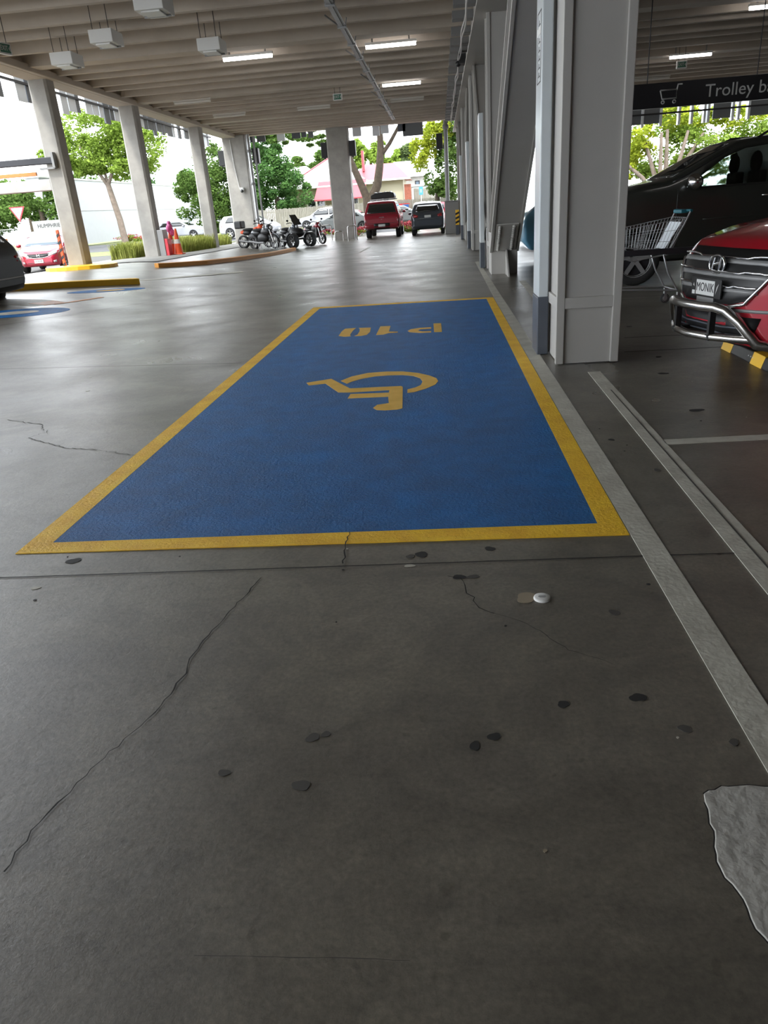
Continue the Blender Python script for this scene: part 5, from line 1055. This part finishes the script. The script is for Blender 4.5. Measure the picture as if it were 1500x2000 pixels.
# ------------------------------------------------------------------ motorcycles (local +x = forward)
def cyc_wheel(root, x, y, r, w=.06, name='wheel'):
    t = MB().lathe([(r*.78, -w), (r*.92, -w*1.05), (r, -w*.5), (r, w*.5), (r*.92, w*1.05), (r*.78, w)], (0, 0, 0), 26, 'Y').build(name, 'rubber', root); t.location = (x, y, r)
    m = MB().lathe([(r*.74, -w*.8), (r*.80, -w*.8), (r*.80, w*.8), (r*.74, w*.8), (r*.74, -w*.8)], n=24, axis='Y').lathe([(0, -w), (r*.15, -w), (r*.15, w), (0, w)], n=12, axis='Y')
    for k in range(6): a = k*PI/3; m.bar((0, 0, 0), (r*.76*math.cos(a), 0, r*.76*math.sin(a)), .03, .03, up=(0, 1, 0))
    m.build('rim', 'grey_metal', t)
def motorcycle(label, x, y, dx, dy, accent, screen=False, box=False, three=False, r=.30, wb=1.35, scooter=False):
    b = empty('motorcycle' if not scooter else 'scooter', (x, y, G(x, y)), math.atan2(dy, dx), label, 'motorcycle' if not scooter else 'scooter')
    cyc_wheel(b, -wb/2, 0, r, .08)
    if three:
        for s in (-.52, .52): cyc_wheel(b, wb/2, s, r, .09); 
    else: cyc_wheel(b, wb/2, 0, r)
    body = MB(); body.ball((-.05, 0, .48), (.34, .17, .22)); body.ball((.15, 0, .72), (.30, .17, .16)); body.bar((-wb/2, 0, r), (-.1, 0, .45), .12, .10); body.ball((-.42, 0, .68), (.26, .13, .12))
    if three: body.ball((.45, 0, .62), (.42, .34, .22)); body.bar((.45, -.5, r+.05), (.45, .5, r+.05), .10, .08)
    if scooter: body.prism([(-.5, .32), (.15, .30), (.35, .40), (.42, .95), (.34, .98), (.22, .5), (-.3, .55), (-.55, .7)], -.15, .15, 'XZ')
    body.build('body', 'black', b)
    f = MB(); f.ball((.34, 0, .86), (.16, .18, .17)); f.ball((.12, 0, .80), (.20, .13, .10)); f.build('fairing', accent, b); MB().ball((-.58, 0, .70), (.20, .10, .09)).build('tail_fairing', accent, b)
    if three:
        for s in (-.52, .52): MB().lathe([(r*1.08, -.11), (r*1.12, 0), (r*1.08, .11)], (wb/2, s, r), 26, 'Y').build('mudguard', 'slate_car', b)
    else: MB().tube([(wb/2+.28*math.cos(a)*1.15, 0, r+.30*math.sin(a)*1.15) for a in np.linspace(.5, 2.7, 8)], .035, 6).build('mudguard', accent, b)
    MB().ball((-.30, 0, .80), (.34, .15, .07)).build('seat', 'seat', b)
    fk = MB()
    for s in (-.09, .09): fk.tube([(wb/2, s, r), (wb/2-.22, s, .92), (wb/2-.28, s, 1.02)], .022, 6)
    if not three: fk.build('fork', 'chrome', b)
    MB().tube([(.18, -.36, 1.02), (.30, -.24, 1.06), (.36, 0, 1.0), (.30, .24, 1.06), (.18, .36, 1.02)], .016, 6).build('handlebar', 'dark_metal', b)
    MB().ball((.50, 0, .88), (.07, .10, .08)).build('headlamp', 'lamp_clear', b)
    for s in (-1, 1): MB().ball((.26, s*.34, 1.15), (.03, .07, .045), 8, 6).bar((.24, s*.3, 1.04), (.26, s*.34, 1.13), .012, .012).build('mirror', 'black', b)
    MB().tube([(.1, -.16, .28), (-.2, -.2, .28), (-.75, -.2, .36)], .045, 8).build('exhaust', 'grey_metal', b)
    MB().tube([(-.1, .12, .28), (-.12, .34, .0)], .014, 6).build('stand', 'dark_metal', b)
    if screen: MB().add([(.55, -.24, .95), (.55, .24, .95), (.22, .18, 1.38), (.22, -.18, 1.38), (.57, -.24, .95), (.57, .24, .95), (.24, .18, 1.39), (.24, -.18, 1.39)], [(0, 1, 2, 3), (7, 6, 5, 4), (0, 4, 5, 1), (1, 5, 6, 2), (2, 6, 7, 3), (3, 7, 4, 0)]).build('windscreen', 'glass', b)
    if box: MB().box(-.95, -.58, -.2, .2, .86, 1.18).build('top_box', 'black', b, bevel=.05)
    return b
motorcycle('orange and black motorcycle with a black top box beside the corner downpipe', -8.35, 34.3, .75, -.25, 'orange', box=True, r=.29, wb=1.3)
motorcycle('black motorcycle parked behind the bike rack, next to the top-box bike', -7.75, 33.4, .8, -.5, 'slate_car', r=.29, wb=1.25)
motorcycle('black three-wheeled motorcycle with a raised windscreen', -6.9, 35.2, .75, -.62, 'slate_car', screen=True, three=True, r=.30, wb=1.45)
motorcycle('small dark red scooter at the right-hand end of the row', -6.25, 37.9, .75, -.65, 'ute_red', scooter=True, r=.25, wb=1.2)

# ------------------------------------------------------------------ groups of look-alike things
GR = {'tube_light': 'fluorescent tube lights on the ceiling', 'hanging_light_box': 'white boxes hanging from the ceiling', 'exit_sign': 'hanging exit signs', 'concrete_column': 'concrete columns around the opening',
 'steel_pillar': 'steel pillars in the right-hand line', 'steel_brace': 'leaning steel braces in the right-hand line', 'square_downpipe': 'white square downpipes beside the pillars', 'downpipe': 'round downpipes at the rear opening',
 'traffic_cone': 'orange traffic cones by the second column', 'wall_box': 'dark boxes mounted beside the rear columns', 'motorcycle': 'motorcycles parked behind the kerb', 'kerb': 'yellow kerbs at the left',
 'painted_line': 'lines painted on the floor', 'hoop_rail': 'metal hoop rails around the wide column', 'flower_bed': 'flower beds outside', 'louvre_screen': 'louvre panels hanging outside the openings',
 'tree': 'trees outside', 'timber_fence': 'timber fences across the street', 'house': 'houses across the street'}
for o in list(S.objects):
    if o.parent is None and 'label' in o.keys():
        b = o.name.split('.')[0]
        if b in GR: o['group'] = GR[b]
        elif o.get('category') == 'car': o['group'] = 'parked cars'
